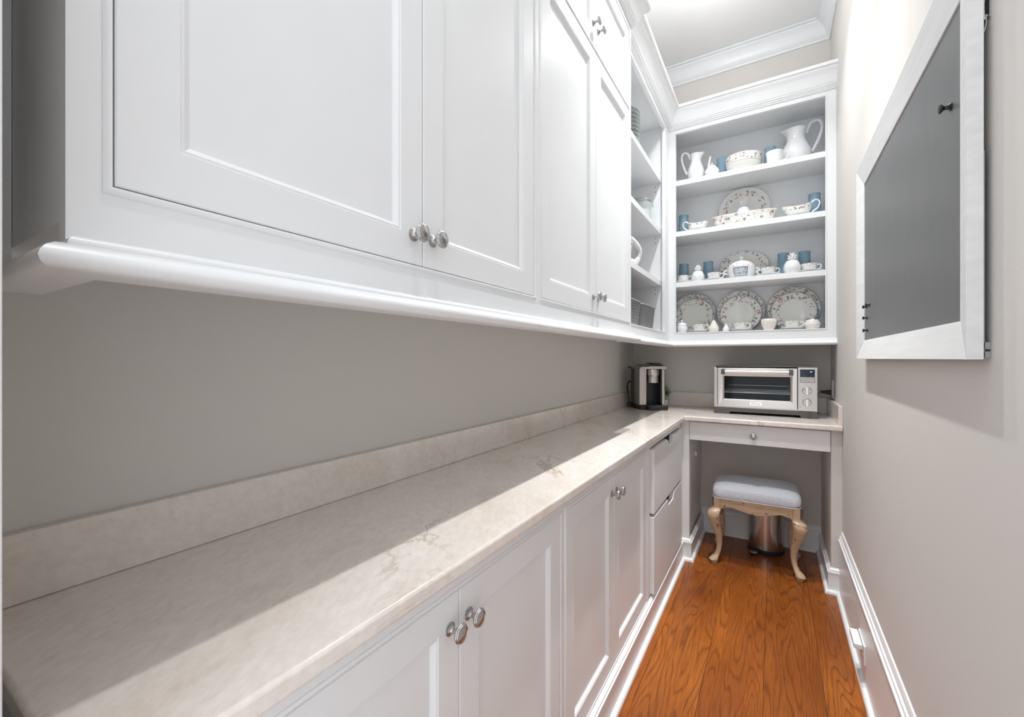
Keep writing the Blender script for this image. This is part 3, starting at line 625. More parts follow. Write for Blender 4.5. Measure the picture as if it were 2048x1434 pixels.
def text_mesh(txt, size, mat, parent, pos, origin, rot=(rad(90), 0, 0)):
    cu = bpy.data.curves.new('lettering', 'FONT'); cu.body = txt; cu.size = size; cu.align_x = 'CENTER'; cu.align_y = 'CENTER'; cu.extrude = 0.0003
    ob = bpy.data.objects.new('lettering_curve', cu); C.objects.link(ob)
    dg = bpy.context.evaluated_depsgraph_get(); dg.update()
    me = bpy.data.meshes.new_from_object(ob.evaluated_get(dg)); bpy.data.objects.remove(ob); bpy.data.curves.remove(cu)
    me.materials.clear(); me.materials.append(M[mat])
    o = bpy.data.objects.new('lettering', me); C.objects.link(o); o.parent = parent
    o.location = tuple(p - q for p, q in zip(pos, origin)); o.rotation_euler = rot
    return o
try: text_mesh('WOLF', 0.019, 'darkpl', dd, (-0.096, TY - 0.0026, 0.9873), org)
except Exception as ex: print('text', ex)
cpn = MB().box(0.1265, TY - 0.001, 0.957, TX1 - 0.001, TY + 0.0078, 1.2125).build('control_panel', 'steel_v', t, origin=org, bevel=0.002)
MB().box(TX0 + 0.0005, TY + 0.001, 0.957, -0.3165, TY + 0.0078, 1.2125).build('left_trim', 'steel_v', t, origin=org, bevel=0.001)
MB().box(0.1365, TY - 0.0018, 1.1295, 0.2110, TY - 0.0011, 1.2085).build('display_bezel', 'darkpl', cpn, origin=org)
MB().box(0.1385, TY - 0.0026, 1.162, 0.2090, TY - 0.0012, 1.206).build('display', 'screen', cpn, origin=org)
MB().box(0.1385, TY - 0.0024, 1.132, 0.2090, TY - 0.0012, 1.1616).build('display_strip', 'strip', cpn, origin=org, bevel=0.0005)
dm = MB(); dm.box(0.147, TY - 0.0029, 1.151, 0.168, TY - 0.0025, 1.1525); dm.box(0.178, TY - 0.0029, 1.151, 0.199, TY - 0.0025, 1.1525); dm.box(0.160, TY - 0.0029, 1.140, 0.186, TY - 0.0025, 1.1412); dm.box(0.1475, TY - 0.0029, 1.138, 0.150, TY - 0.0025, 1.145); dm.box(0.1725, TY - 0.0029, 1.150, 0.1745, TY - 0.0025, 1.158); dm.build('print_marks', 'darkpl', cpn, origin=org)
MB().box(0.187, TY - 0.0030, 1.191, 0.197, TY - 0.0027, 1.197).build('display_icon', 'blue_led', cpn, origin=org)
def dial(x, z, r):
    k = MB(); pr = [(0, 0), (r, 0), (r, 0.004), (r * 0.92, 0.006), (r * 0.85, 0.012), (0, 0.012)]
    tmp = MB().lathe(pr, seg=28); k.add([(x + p[0], TY - 0.001 - p[2], z + p[1]) for p in tmp.v], tmp.f)
    o = k.build('dial', 'steel_v', cpn, origin=org, smooth=40)
    MB().box(x - 0.0085, TY - 0.030, z - r * 0.96, x + 0.0085, TY - 0.013, z + r * 0.96).build('dial_grip', 'chrome', t, origin=org, bevel=0.003)
    tk = MB()
    for i in range(11):
        a = rad(-40 + i * 26); q = r + 0.005; tk.box(x + q * math.cos(a) - 0.0009, TY - 0.0016, z + q * math.sin(a) - 0.0009, x + q * math.cos(a) + 0.0009, TY - 0.0012, z + q * math.sin(a) + 0.0009)
    tk.build('dial_marks', 'darkpl', cpn, origin=org)
dial(0.171, 1.079, 0.0235); dial(0.171, 1.010, 0.0225)
MB().box(0.1365, TY - 0.0022, 0.9795, 0.1405, TY - 0.0012, 0.9835).build('button', 'darkpl', cpn, origin=org, bevel=0.001)
bs = MB().prism([(TX0 - 0.001, 0.9145), (-0.250, 0.9145), (-0.238, 0.929), (0.132, 0.929), (0.144, 0.9145), (TX1 + 0.001, 0.9145), (TX1 + 0.001, 0.9555), (TX0 - 0.001, 0.9555)], lambda a, b_, d: (a, d, b_), TY + 0.001, 3.417).build('base', 'darkpl', t, origin=org, bevel=0.002)
t = thing('power_plug', 'black power plug with grey cord at the outlet beside the toaster oven', 'plug', (0.30, 3.341, 1.062)); org = tuple(t.location)
MB().tube([(XR - 0.0088, 3.341, 1.062), (XR - 0.02, 3.341, 1.062), (0.262, 3.330, 1.064), (0.250, 3.326, 1.064)], [0.015, 0.015, 0.009, 0.006], 14).build('plug_body', 'blackpl', t, origin=org)
MB().tube(spl([(0.2505, 3.326, 1.064), (0.240, 3.33, 1.05), (0.238, 3.36, 1.01), (0.236, 3.40, 0.96), (0.238, 3.42, 0.93), (0.25, 3.435, 0.9185)]), 0.0032, 8).build('cord', 'greypl', t, origin=org)

# ------------------------------------------------------------------ coffee maker
t = thing('coffee_maker', 'silver and black single-serve coffee maker in the counter corner', 'coffee maker', (-0.803, 3.048, 0.9145), rad(35))
cmw, cmd, cmh = 0.188, 0.19, 0.285
def rpoly(x0, y0, x1, y1, r, n=5):
    out = []
    for cx, cy, a0 in ((x1 - r, y0 + r, -90), (x1 - r, y1 - r, 0), (x0 + r, y1 - r, 90), (x0 + r, y0 + r, 180)):
        for k in range(n + 1): a = rad(a0 + 90 * k / n); out.append((cx + r * math.cos(a), cy + r * math.sin(a)))
    return out
up = lambda a, b_, d: (a, b_, d)
MB().prism(rpoly(0, 0.0, cmw, cmd, 0.012), up, 0.0005, 0.032).build('base', 'blackpl', t, bevel=0.002)
MB().prism(rpoly(0.048, -0.052, cmw + 0.002, 0.060, 0.022), up, 0.0005, 0.030).build('drip_tray', 'blackpl', t, bevel=0.003)
gr = MB()
for i in range(7): gr.box(0.066 + i * 0.016, -0.040, 0.0302, 0.076 + i * 0.016, 0.045, 0.0325)
gr.build('tray_grille', 'nickel', t)
MB().prism(rpoly(0.0, 0.004, 0.052, 0.105, 0.006), up, 0.0325, cmh).build('left_column', 'steel_v', t, bevel=0.002)
MB().prism(rpoly(0.1615, 0.004, cmw, 0.105, 0.010), up, 0.0325, cmh).build('right_column', 'steel_v', t, bevel=0.002)
MB().box(0.155, 0.010, 0.0325, 0.1612, 0.0845, cmh - 0.001).build('recess_side', 'blackpl', t)
MB().box(0.0525, 0.085, 0.0325, 0.1612, 0.105, cmh).build('recess_back', 'blackpl', t)
MB().prism(rpoly(-0.001, 0.1055, cmw + 0.001, cmd, 0.016), up, 0.0325, cmh).build('water_tank', 'darkpl', t, bevel=0.002)
hd = MB(); cxh = 0.106
for z0, z1, rr in ((0.188, 0.240, 0.041), (0.2402, 0.284, 0.046)):
    hd.lathe([(0, z0), (rr * 0.97, z0), (rr, z0 + 0.003), (rr, z1 - 0.001), (rr * 0.98, z1), (0, z1)], (cxh, 0.036, 0), 40)
hd.build('brew_head', 'steel_v', t, smooth=40)
lid = MB(); rings = []
for k in range(9):
    y = -0.012 + k * (cmd + 0.03) / 8; u = k / 8; top = 0.292 + 0.030 * math.sin(math.pi * min(1, u * 0.9 + 0.12)) ; 
    rings.append([(0.0 - 0.002, y, cmh + 0.0008), (cmw + 0.002, y, cmh + 0.0008), (cmw + 0.002, y, top - 0.008), (cmw - 0.010, y, top), (0.070, y, top + 0.002), (0.06, y, top - 0.002), (0.010, y, top - 0.002), (-0.002, y, top - 0.010)])
lid.loops(rings, True, True, True); lid.build('lid', 'steel_v', t, smooth=40, bevel=0.0015)
top = MB(); rings = []
for k in range(9):
    y = 0.012 + k * 0.155 / 8; u = (y + 0.012) / (cmd + 0.03); z = 0.2945 + 0.030 * math.sin(math.pi * min(1, u * 0.9 + 0.12))
    rings.append([(0.082, y, z), (cmw - 0.016, y, z - 0.001), (cmw - 0.020, y, z + 0.004), (0.088, y, z + 0.005)])
top.loops(rings, True, True, True); top.build('control_pad', 'blackpl', t, smooth=50)
MB().box(-0.006, cmd - 0.01, cmh + 0.002, 0.09, cmd + 0.045, cmh + 0.014).build('tank_handle', 'blackpl', t, bevel=0.004)
MB().tube(spl([(0.03, cmd + 0.004, 0.17), (-0.005, cmd + 0.012, 0.19), (-0.022, cmd + 0.008, 0.15), (-0.024, cmd - 0.015, 0.10), (-0.018, cmd - 0.02, 0.06), (-0.012, cmd - 0.025, 0.02)]), 0.0055, 8).build('cord', 'blackpl', t)
cl = MB()
for a, b_ in ((-0.030, 0.165), (-0.020, 0.150), (-0.012, 0.175)): cl.tube(spl([(a + 0.012, b_ + 0.02, 0.035), (a, b_, 0.028), (a - 0.004, b_ - 0.01, 0.012), (a, b_ + 0.006, 0.004)]), 0.004, 8)
cl.build('cord_bundle', 'blackpl', t)
# little plant behind it
t = thing('potted_plant', 'small leafy green plant tucked behind the coffee maker', 'plant', (-0.705, 3.375, 0.9145))
MB().lathe([(0, 0), (0.022, 0), (0.030, 0.045), (0.031, 0.050), (0.027, 0.050), (0.026, 0.042), (0, 0.042)]).build('pot', 'porcelain', t)
lf = MB()
for i in range(150):
    a = random.uniform(0, 6.283); e = random.uniform(-0.4, 1.4); R_ = random.uniform(0.012, 0.047)
    c = Vector((R_ * math.cos(a) * math.cos(e), R_ * math.sin(a) * math.cos(e), 0.093 + 0.055 * math.sin(e) * R_ / 0.04))
    d = Vector((random.gauss(0, 1), random.gauss(0, 1), random.gauss(0.5, 1))).normalized(); e1 = d.orthogonal().normalized(); e2 = d.cross(e1); s = random.uniform(0.007, 0.012)
    lf.add([c - e1 * s, c + e2 * s * 0.5 + d * 0.002, c + e1 * s, c - e2 * s * 0.5 + d * 0.002], [(0, 1, 2, 3)])
lo = lf.build('foliage', 'leaf', t, smooth=0); lo['kind'] = 'stuff'
MB().tube([(0, 0, 0.04), (0.002, 0.0, 0.09)], 0.003, 6).build('stem', 'leaf', t)

# ------------------------------------------------------------------ stool
SX, SY, SW, SD = -0.098, 3.115, 0.452, 0.315
t = thing('footstool', 'tan distressed wooden stool with blue-grey linen seat under the desk', 'stool', (SX, SY, 0), rad(1.5))
rings = []; nS = 40
def sup(a, hx, hy, p):
    c, s_ = math.cos(a), math.sin(a); return (hx * math.copysign(abs(c) ** (2 / p), c), hy * math.copysign(abs(s_) ** (2 / p), s_))
for k, (sc, z) in enumerate([(0.965, 0.410), (1.008, 0.418), (1.024, 0.436), (1.018, 0.456), (0.988, 0.474), (0.92, 0.487), (0.78, 0.496), (0.5, 0.502), (0.2, 0.505), (0.001, 0.506)]):
    p = 9 if k < 5 else 6
    rings.append([(*sup(2 * math.pi * i / nS, SW / 2 * sc + 0.004, SD / 2 * sc + 0.004, p), z) for i in range(nS)])
MB().loops(rings, True, True, False).build('cushion', 'fabric', t, smooth=70)
pp = [(*sup(2 * math.pi * i / nS, SW / 2 + 0.007, SD / 2 + 0.007, 9), 0.409) for i in range(nS)] ; pp.append(pp[0])
MB().tube(pp, 0.0028, 6).build('piping', 'fabric', t)
def scallop(L_, n=24):
    pts = []
    for i in range(n + 1):
        u = i / n; x = (u - 0.5) * L_; z = 0.352 - 0.020 * math.exp(-((u - 0.5) / 0.20) ** 2) + 0.006 * math.exp(-((u - 0.16) / 0.06) ** 2) + 0.006 * math.exp(-((u - 0.84) / 0.06) ** 2) - 0.012 * (math.exp(-(u / 0.05) ** 2) + math.exp(-((1 - u) / 0.05) ** 2)); pts.append((x, z))
    return pts
for sgn in (-1, 1):
    pts = scallop(SW - 0.075) ; poly = pts + [((SW - 0.075) / 2, 0.4085), (-(SW - 0.075) / 2, 0.4085)]
    MB().prism(poly, lambda a, b_, d: (a, d, b_), sgn * (SD / 2 - 0.020), sgn * (SD / 2 - 0.003)).build('apron', 'wornwood', t, bevel=0.001)
    pts = scallop(SD - 0.075); poly = pts + [((SD - 0.075) / 2, 0.4085), (-(SD - 0.075) / 2, 0.4085)]
    MB().prism(poly, lambda a, b_, d: (d, a, b_), sgn * (SW / 2 - 0.020), sgn * (SW / 2 - 0.003)).build('apron', 'wornwood', t, bevel=0.001)
for sx in (-1, 1):
    for sy in (-1, 1):
        x0, y0 = sx * (SW / 2 - 0.0185), sy * (SD / 2 - 0.0185)
        lg = MB(); rings = []
        # cabriole: square block, knee bulging out, slim ankle, pad foot
        prof = [(0.4085, 0.0, 0.0185, 8), (0.346, 0.0, 0.0185, 8), (0.340, 0.004, 0.026, 5), (0.330, 0.013, 0.034, 3.6), (0.312, 0.020, 0.037, 3), (0.288, 0.021, 0.0355, 2.6), (0.255, 0.014, 0.030, 2.3), (0.215, 0.002, 0.0245, 2.1), (0.165, -0.010, 0.0195, 2), (0.115, -0.014, 0.0160, 2), (0.075, -0.009, 0.0145, 2), (0.052, 0.002, 0.0165, 2), (0.036, 0.015, 0.0225, 2), (0.024, 0.021, 0.0260, 2), (0.014, 0.020, 0.0235, 2), (0.009, 0.018, 0.018, 2), (0.0, 0.018, 0.0175, 2)]
        for z, off, r, p in prof:
            ox = off * sx * 0.9; oy = off * sy * 0.9
            rings.append([(x0 + ox + q[0], y0 + oy + q[1], z) for q in [sup(2 * math.pi * i / 20, r, r, p) for i in range(20)]])
        lg.loops(rings, True, True, True); lg.build('leg', 'wornwood', t, smooth=50)

# ------------------------------------------------------------------ pedal bin
t = thing('pedal_bin', 'small round brushed steel pedal bin behind the stool', 'bin', (-0.045, 3.33, 0))
MB().lathe([(0, 0.0), (0.104, 0.0), (0.106, 0.004), (0.106, 0.024), (0.101, 0.028), (0, 0.028)], seg=40).build('base_ring', 'blackpl', t)
MB().lathe([(0, 0.0285), (0.101, 0.0285), (0.101, 0.27), (0.099, 0.272), (0, 0.272)], seg=48).build('drum', 'binsteel', t)
MB().lathe([(0.0, 0.2725), (0.100, 0.2725), (0.101, 0.276), (0.096, 0.290), (0.07, 0.302), (0.03, 0.307), (0, 0.308)], seg=48).build('lid', 'binsteel', t)
pd = MB().prism(rpoly(-0.090, -0.150, -0.040, -0.085, 0.012), up, 0.010, 0.018); pd.build('pedal', 'blackpl', t, bevel=0.002)
MB().prism(rpoly(-0.088, -0.148, -0.042, -0.115, 0.011), up, 0.0182, 0.022).build('pedal_cap', 'nickel', t, bevel=0.001)

# ------------------------------------------------------------------ china
def lobj(name, prof, mat, label, cat, loc, rot=(0, 0, 0), group=None, seg=36, fn=None, smooth=45):
    o = MB().lathe(prof, seg=seg, fn=fn).build(name, mat, None, smooth=smooth); o.location = loc; o.rotation_euler = rot
    return tag(o, label, cat, group)
def place(o, label, loc, rot=None):
    c = o.copy(); C.objects.link(c); c.location = loc; c['label'] = label
    if rot: c.rotation_euler = rot
    return c
Z1s, Z2s, Z3s, Z4s = 1.4555, 1.8065, 2.1605, 2.5155
def plate_prof(R, dp=0.016):
    return [(0, 0), (R * 0.58, 0), (R * 0.60, 0.002), (R * 0.68, 0.006), (R * 0.985, dp), (R, dp + 0.0005), (R * 0.985, dp + 0.003), (R * 0.68, 0.0095), (R * 0.60, 0.0058), (R * 0.55, 0.0042), (0, 0.0042)]
def lean(R, z, y): return (y, z + R * math.sin(rad(80)) + 0.001)
tilt = rad(80)
big = None
for k, (x, nm) in enumerate(((-0.506, 'left'), (-0.198, 'middle'), (0.112, 'right'))):
    y, z = lean(0.151, Z1s, 3.425); lb = f'large floral dinner plate leaning against the back, {nm} of the bottom shelf'
    if big is None: big = lobj('dinner_plate', plate_prof(0.151), 'fl_plate', lb, 'plate', (x, y, z), (tilt, 0, 0), 'dinner plates on the bottom shelf', 56)
    else: place(big, lb, (x, y, z), (Matrix.Rotation(tilt, 3, 'X') @ Matrix.Rotation(rad(95 * k), 3, 'Z')).to_euler())
sal = None
for k, (x, nm) in enumerate(((-0.497, 'left'), (-0.196, 'middle'), (0.113, 'right'))):
    y, z = lean(0.129, Z1s, 3.392); lb = f'smaller floral plate standing in front of the {nm} dinner plate'
    if sal is None: sal = lobj('salad_plate', plate_prof(0.129, 0.014), 'fl_plate_s', lb, 'plate', (x, y, z), (tilt, 0, 0), 'smaller plates on the bottom shelf', 56)
    else: place(sal, lb, (x, y, z), (Matrix.Rotation(tilt, 3, 'X') @ Matrix.Rotation(rad(130 * k), 3, 'Z')).to_euler())
SAU = [(0, 0), (0.040, 0), (0.043, 0.003), (0.072, 0.012), (0.075, 0.0135), (0.072, 0.0145), (0.042, 0.006), (0.022, 0.004), (0, 0.004)]
CUP = [(0, 0), (0.022, 0), (0.023, 0.004), (0.030, 0.010), (0.038, 0.024), (0.0415, 0.044), (0.0425, 0.052), (0.0412, 0.052), (0.036, 0.024), (0.028, 0.012), (0, 0.008)]
def cup(label, loc, rotz, proto=[None]):
    if proto[0] is None:
        t = thing('teacup', label, 'cup', loc, rotz, 'floral teacups'); proto[0] = t
        MB().lathe(CUP, seg=32).build('cup_body', 'fl_cup', t, smooth=45)
        MB().tube(spl([(0.039, 0, 0.042), (0.056, 0, 0.046), (0.063, 0, 0.034), (0.055, 0, 0.019), (0.036, 0, 0.016)]), 0.0034, 8).build('handle', 'porcelain', t)
        return t
    return dup(proto[0], loc, rotz, label)
sau = None
def saucer(label, loc):
    global sau
    if sau is None: sau = lobj('saucer', SAU, 'porcelain', label, 'saucer', loc, (0, 0, 0), 'white saucers', 40); return sau
    return place(sau, label, loc)
def cupset(x, y, z, where, rz=10):
    saucer(f'white saucer under the floral teacup {where}', (x, y, z)); return cup(f'floral teacup on a saucer {where}', (x, y, z + 0.0045), rad(rz))
cupset(-0.446, 3.262, Z1s, 'at the left of the bottom shelf', -15); cupset(-0.190, 3.262, Z1s, 'at the middle of the bottom shelf', -20); cupset(0.100, 3.262, Z1s, 'at the right of the bottom shelf', -10)
# small white pieces, bottom shelf
t = thing('sugar_bowl', 'small white lidded sugar bowl at the left end of the bottom shelf', 'sugar bowl', (-0.556, 3.235, Z1s))
MB().lathe([(0, 0), (0.026, 0), (0.030, 0.004), (0.037, 0.024), (0.036, 0.042), (0.032, 0.052), (0.030, 0.052), (0, 0.05)]).build('bowl', 'porcelain', t)
MB().lathe([(0, 0.0525), (0.034, 0.0525), (0.031, 0.062), (0.02, 0.071), (0.006, 0.075), (0.007, 0.080), (0.010, 0.085), (0.006, 0.090), (0, 0.091)]).build('lid', 'porcelain', t)
def pear(name, s, mat, label, cat, loc, leafm=None):
    t = thing(name, label, cat, loc)
    MB().lathe([(r * s, z * s) for r, z in [(0, 0), (0.020, 0), (0.030, 0.006), (0.034, 0.020), (0.031, 0.036), (0.022, 0.050), (0.016, 0.062), (0.013, 0.072), (0.008, 0.079), (0, 0.081)]]).build('body', mat, t, smooth=60)
    MB().tube([(0, 0, 0.078 * s), (0.002 * s, 0, 0.090 * s)], 0.0022 * s, 6).build('stem', mat, t)
    return t
pear('pear_shaker', 1.0, 'cream', 'cream pear-shaped shaker between the left and middle plates', 'shaker', (-0.350, 3.235, Z1s))
pear('pear_shaker', 0.62, 'porcelain', 'tiny white pear-shaped shaker in front of the middle plates', 'shaker', (-0.274, 3.232, Z1s))
def heartfn(p, a):
    k = 1 + 0.07 * math.cos(2 * a); return (p[0] * k, p[1] * (2 - k) * 0.8, p[2])
o = MB().lathe([(0, 0), (0.022, 0), (0.026, 0.004), (0.036, 0.030), (0.041, 0.052), (0.040, 0.068), (0.034, 0.075), (0.031, 0.074), (0.033, 0.060), (0.026, 0.02), (0, 0.012)], fn=heartfn).build('cream_cup', 'cream', None, smooth=60)
o.location = (-0.026, 3.240, Z1s); tag(o, 'plain cream rounded cup between the middle and right plates', 'cup')
t = thing('lidded_jar', 'round white apple-shaped lidded jar at the right end of the bottom shelf', 'jar', (0.205, 3.240, Z1s))
MB().lathe([(0, 0), (0.028, 0), (0.036, 0.008), (0.042, 0.026), (0.040, 0.042), (0.034, 0.047), (0, 0.047)]).build('bowl', 'cream', t, smooth=60)
MB().lathe([(0, 0.0475), (0.036, 0.0475), (0.030, 0.057), (0.014, 0.061), (0.006, 0.058), (0.004, 0.068), (0, 0.070)]).build('lid', 'porcelain', t)
# second shelf
TUM = [(0, 0), (0.026, 0), (0.030, 0.004), (0.0335, 0.03), (0.0345, 0.07), (0.0335, 0.11), (0.0315, 0.138), (0.0335, 0.156), (0.0320, 0.156), (0.0300, 0.138), (0.0320, 0.11), (0.0325, 0.03), (0.028, 0.012), (0, 0.010)]
tum = None
def tumbler(x, y, z, label, s=1.0):
    global tum
    if tum is None: tum = lobj('glass_tumbler', TUM, 'blueglass', label, 'tumbler', (x, y, z), (0, 0, 0), 'blue glass tumblers', 36); o = tum
    else: o = place(tum, label, (x, y, z))
    return o
tumbler(-0.560, 3.34, Z2s, 'blue glass tumbler at the left end of the third shelf from the top'); tumbler(-0.398, 3.35, Z2s, 'blue glass tumbler between pineapple jar and tureen')
tumbler(0.055, 3.34, Z2s, 'blue glass tumbler left of the right-hand pineapple jar'); tumbler(0.170, 3.35, Z2s, 'blue glass tumbler at the right end of the third shelf from the top')
cupset(-0.553, 3.266, Z2s, 'at the left end of the third shelf down', -5); cupset(-0.352, 3.262, Z2s, 'left of the tureen', -5); cupset(0.188, 3.255, Z2s, 'at the right end of the third shelf down', 0)
def pineapple(label, loc, s=1.0, sz=1.0):
    t = thing('pineapple_jar', label, 'jar', loc, 0, 'white pineapple jars')
    prof = [(0, 0), (0.026, 0), (0.030, 0.003)]; rings = []; sg = 36
    zz = [0.003 + 0.066 * k / 18 for k in range(19)]
    for z in zz:
        u = (z - 0.003) / 0.066; r0 = 0.028 + 0.014 * math.sin(math.pi * (0.12 + 0.80 * u)); ring = []
        for i in range(sg):
            a = 2 * math.pi * i / sg; r = r0 * (1 + 0.055 * math.cos(9 * a + 20 * u) * math.cos(9 * a - 20 * u)); ring.append((r * math.cos(a) * s, r * math.sin(a) * s, z * s))
        rings.append(ring)
    MB().loops(rings, True, True, True).build('jar_body', 'porcelain', t, smooth=60)
    lid = MB(); lid.lathe([(0, 0.0695 * s), (0.031 * s, 0.0695 * s), (0.028 * s, 0.075 * s), (0.010 * s, 0.080 * s), (0.008 * s, 0.086 * s), (0, 0.087 * s)])
    for ring, (n, l, el) in enumerate(((9, 0.026, 18), (8, 0.034, 46), (5, 0.040, 74))):
        for i in range(n):
            a = 2 * math.pi * (i + 0.5 * ring) / n; d = Vector((math.cos(a) * math.cos(rad(el)), math.sin(a) * math.cos(rad(el)), math.sin(rad(el)))); p = Vector((0, 0, 0.084 * s))
            lid.tube([p, p + d * l * 0.5 * s, p + d * l * s], [0.0045 * s, 0.0072 * s, 0.0008 * s], 6)
    lid.build('leaf_lid', 'porcelain', t, smooth=50)
    t.scale = (1, 1, sz)
    return t
pineapple('white pineapple-shaped jar near the left end of the third shelf down', (-0.452, 3.245, Z2s), 1.0); pineapple('white pineapple-shaped jar between the two right-hand blue tumblers', (0.100, 3.235, Z2s), 1.1)
o = MB().lathe(plate_prof(0.155, 0.015), seg=56, fn=lambda p, a: (p[0], p[1] * 0.72, p[2])).build('oval_platter', M['fl_plate'], None, smooth=45)
o.location = (-0.178, 3.432, Z2s + 0.155 * 0.72 * math.sin(tilt) + 0.001); o.rotation_euler = (tilt, 0, 0); tag(o, 'oval floral platter leaning behind the tureen', 'platter')
t = thing('soup_tureen', 'white lidded tureen with a blue floral print panel on the third shelf down', 'tureen', (-0.186, 3.285, Z2s))
MB().lathe([(0, 0), (0.050, 0), (0.056, 0.004), (0.076, 0.020), (0.084, 0.050), (0.086, 0.076), (0.084, 0.078), (0.080, 0.076), (0.07, 0.02), (0, 0.012)], seg=48).build('bowl', 'porcelain', t, smooth=45)
MB().lathe([(0, 0.0785), (0.080, 0.0785), (0.083, 0.082), (0.078, 0.092), (0.058, 0.112), (0.030, 0.124), (0.012, 0.128), (0.008, 0.134), (0.013, 0.142), (0.015, 0.149), (0.010, 0.157), (0, 0.159)], seg=48).build('lid', 'fl_lid', t, smooth=45)
for sg in (-1, 1): MB().tube(spl([(sg * 0.082, 0, 0.066), (sg * 0.100, 0, 0.068), (sg * 0.103, 0, 0.050), (sg * 0.083, 0, 0.042)]), 0.005, 8).build('handle', 'porcelain', t)
pm = MB(); rings = []
for z in (0.016, 0.036, 0.050, 0.070):
    rr = {0.016: 0.0740, 0.036: 0.0815, 0.050: 0.0856, 0.070: 0.0872}[z]
    rings.append([(rr * math.cos(rad(a)), rr * math.sin(rad(a)), z) for a in range(-118, -61, 7)])
pm.loops(rings, False); pm.build('print_panel', 'tile_print', t, smooth=60)
bd = MB()
for a in (-118, -62): bd.tube([(0.0745 * math.cos(rad(a)), 0.0745 * math.sin(rad(a)), 0.016), (0.0862 * math.cos(rad(a)), 0.0862 * math.sin(rad(a)), 0.050), (0.0878 * math.cos(rad(a)), 0.0878 * math.sin(rad(a)), 0.070)], 0.0016, 6)
for z, rr in ((0.016, 0.0745), (0.070, 0.0878)): bd.tube([(rr * math.cos(rad(a)), rr * math.sin(rad(a)), z) for a in range(-118, -61, 7)], 0.0016, 6)
M['navy'] = simple('navy_print', (0.05, 0.12, 0.26), 0.2); bd.build('print_border', 'navy', t)
saucer('white saucer under the two-handled cup right of the tureen', (-0.030, 3.262, Z2s))
t = thing('soup_cup', 'two-handled floral soup cup right of the tureen', 'cup', (-0.030, 3.262, Z2s + 0.0045))
MB().lathe(CUP, seg=32).build('cup_body', 'fl_cup', t, smooth=45)
for sg in (-1, 1): MB().tube(spl([(sg * 0.039, 0, 0.042), (sg * 0.056, 0, 0.046), (sg * 0.063, 0, 0.034), (sg * 0.055, 0, 0.019), (sg * 0.036, 0, 0.016)]), 0.0034, 8).build('handle', 'porcelain', t)
# third shelf (second from the top)
tumbler(-0.560, 3.335, Z3s, 'blue glass tumbler at the left end of the second shelf from the top'); tumbler(0.222, 3.33, Z3s, 'blue glass tumbler at the right end of the second shelf from the top')
def boat(label, loc, rz, s=1.0, sauce=''):
    saucer(sauce, (loc[0], loc[1], loc[2]))
    t = thing('gravy_boat', label, 'gravy boat', (loc[0], loc[1], loc[2] + 0.0045), rz, 'floral gravy boats')
    outer = []; n = 40
    def rim(a):  # spout at a = 180 deg
        return 0.055 + 0.012 * math.cos(a - math.pi) ** 3 * (1 if math.cos(a - math.pi) > 0 else 0.3) + 0.020 * max(0, math.cos(a)) ** 2
    def rx(a): return 1 + 0.28 * max(0, math.cos(a - math.pi)) ** 6
    lv = [(0.0, 0.55), (0.05, 0.62), (0.25, 0.78), (0.6, 0.93), (1.0, 1.0)]
    rings = []
    for f, sc in lv:
        rings.append([(0.062 * sc * math.cos(a) * (rx(a) if f > 0.5 else 1) * s, 0.035 * sc * math.sin(a) * s, rim(a) * f * s) for a in [2 * math.pi * i / n for i in range(n)]])
    for f, sc in ((0.97, 0.95), (0.6, 0.86), (0.25, 0.7)):
        rings.append([(0.062 * sc * math.cos(a) * (rx(a) if f > 0.5 else 1) * s, 0.035 * sc * math.sin(a) * s, rim(a) * f * s + 0.003) for a in [2 * math.pi * i / n for i in range(n)]])
    MB().loops(rings, True, True, True).build('boat_body', 'fl_boat', t, smooth=60)
    MB().tube(spl([(0.058 * s, 0, 0.070 * s), (0.078 * s, 0, 0.082 * s), (0.094 * s, 0, 0.068 * s), (0.086 * s, 0, 0.038 * s), (0.060 * s, 0, 0.018 * s)]), 0.0042, 8).build('handle', 'porcelain', t)
boat('white floral gravy boat beside the left tumbler, spout to the right', (-0.460, 3.258, Z3s), rad(180), 0.98, 'white saucer under the left gravy boat'); boat('white floral gravy boat beside the right tumbler, spout to the left', (0.135, 3.255, Z3s), rad(0), 1.15, 'white saucer under the right gravy boat')
y, z = lean(0.158, Z3s, 3.415); lobj('serving_plate', plate_prof(0.158, 0.012), 'fl_round', 'large round floral serving plate upright on the second shelf from the top', 'plate', (-0.176, y, z), (tilt, 0, 0), None, 60)
pineapple('tall white pineapple-shaped jar in front of the round serving plate', (-0.176, 3.326, Z3s), 1.18, 1.55)
o = MB().lathe([(0, 0), (0.145, 0), (0.156, 0.004), (0.168, 0.030), (0.176, 0.060), (0.186, 0.068), (0.184, 0.071), (0.172, 0.062), (0.162, 0.030), (0.145, 0.010), (0, 0.008)], seg=56, fn=lambda p, a: (p[0] * 1.03, p[1] * 0.265, p[2])).build('oval_dish', 'fl_oval', None, smooth=45)
o.location = (-0.170, 3.223, Z3s); tag(o, 'long oval floral serving dish in front of the round serving plate', 'dish')
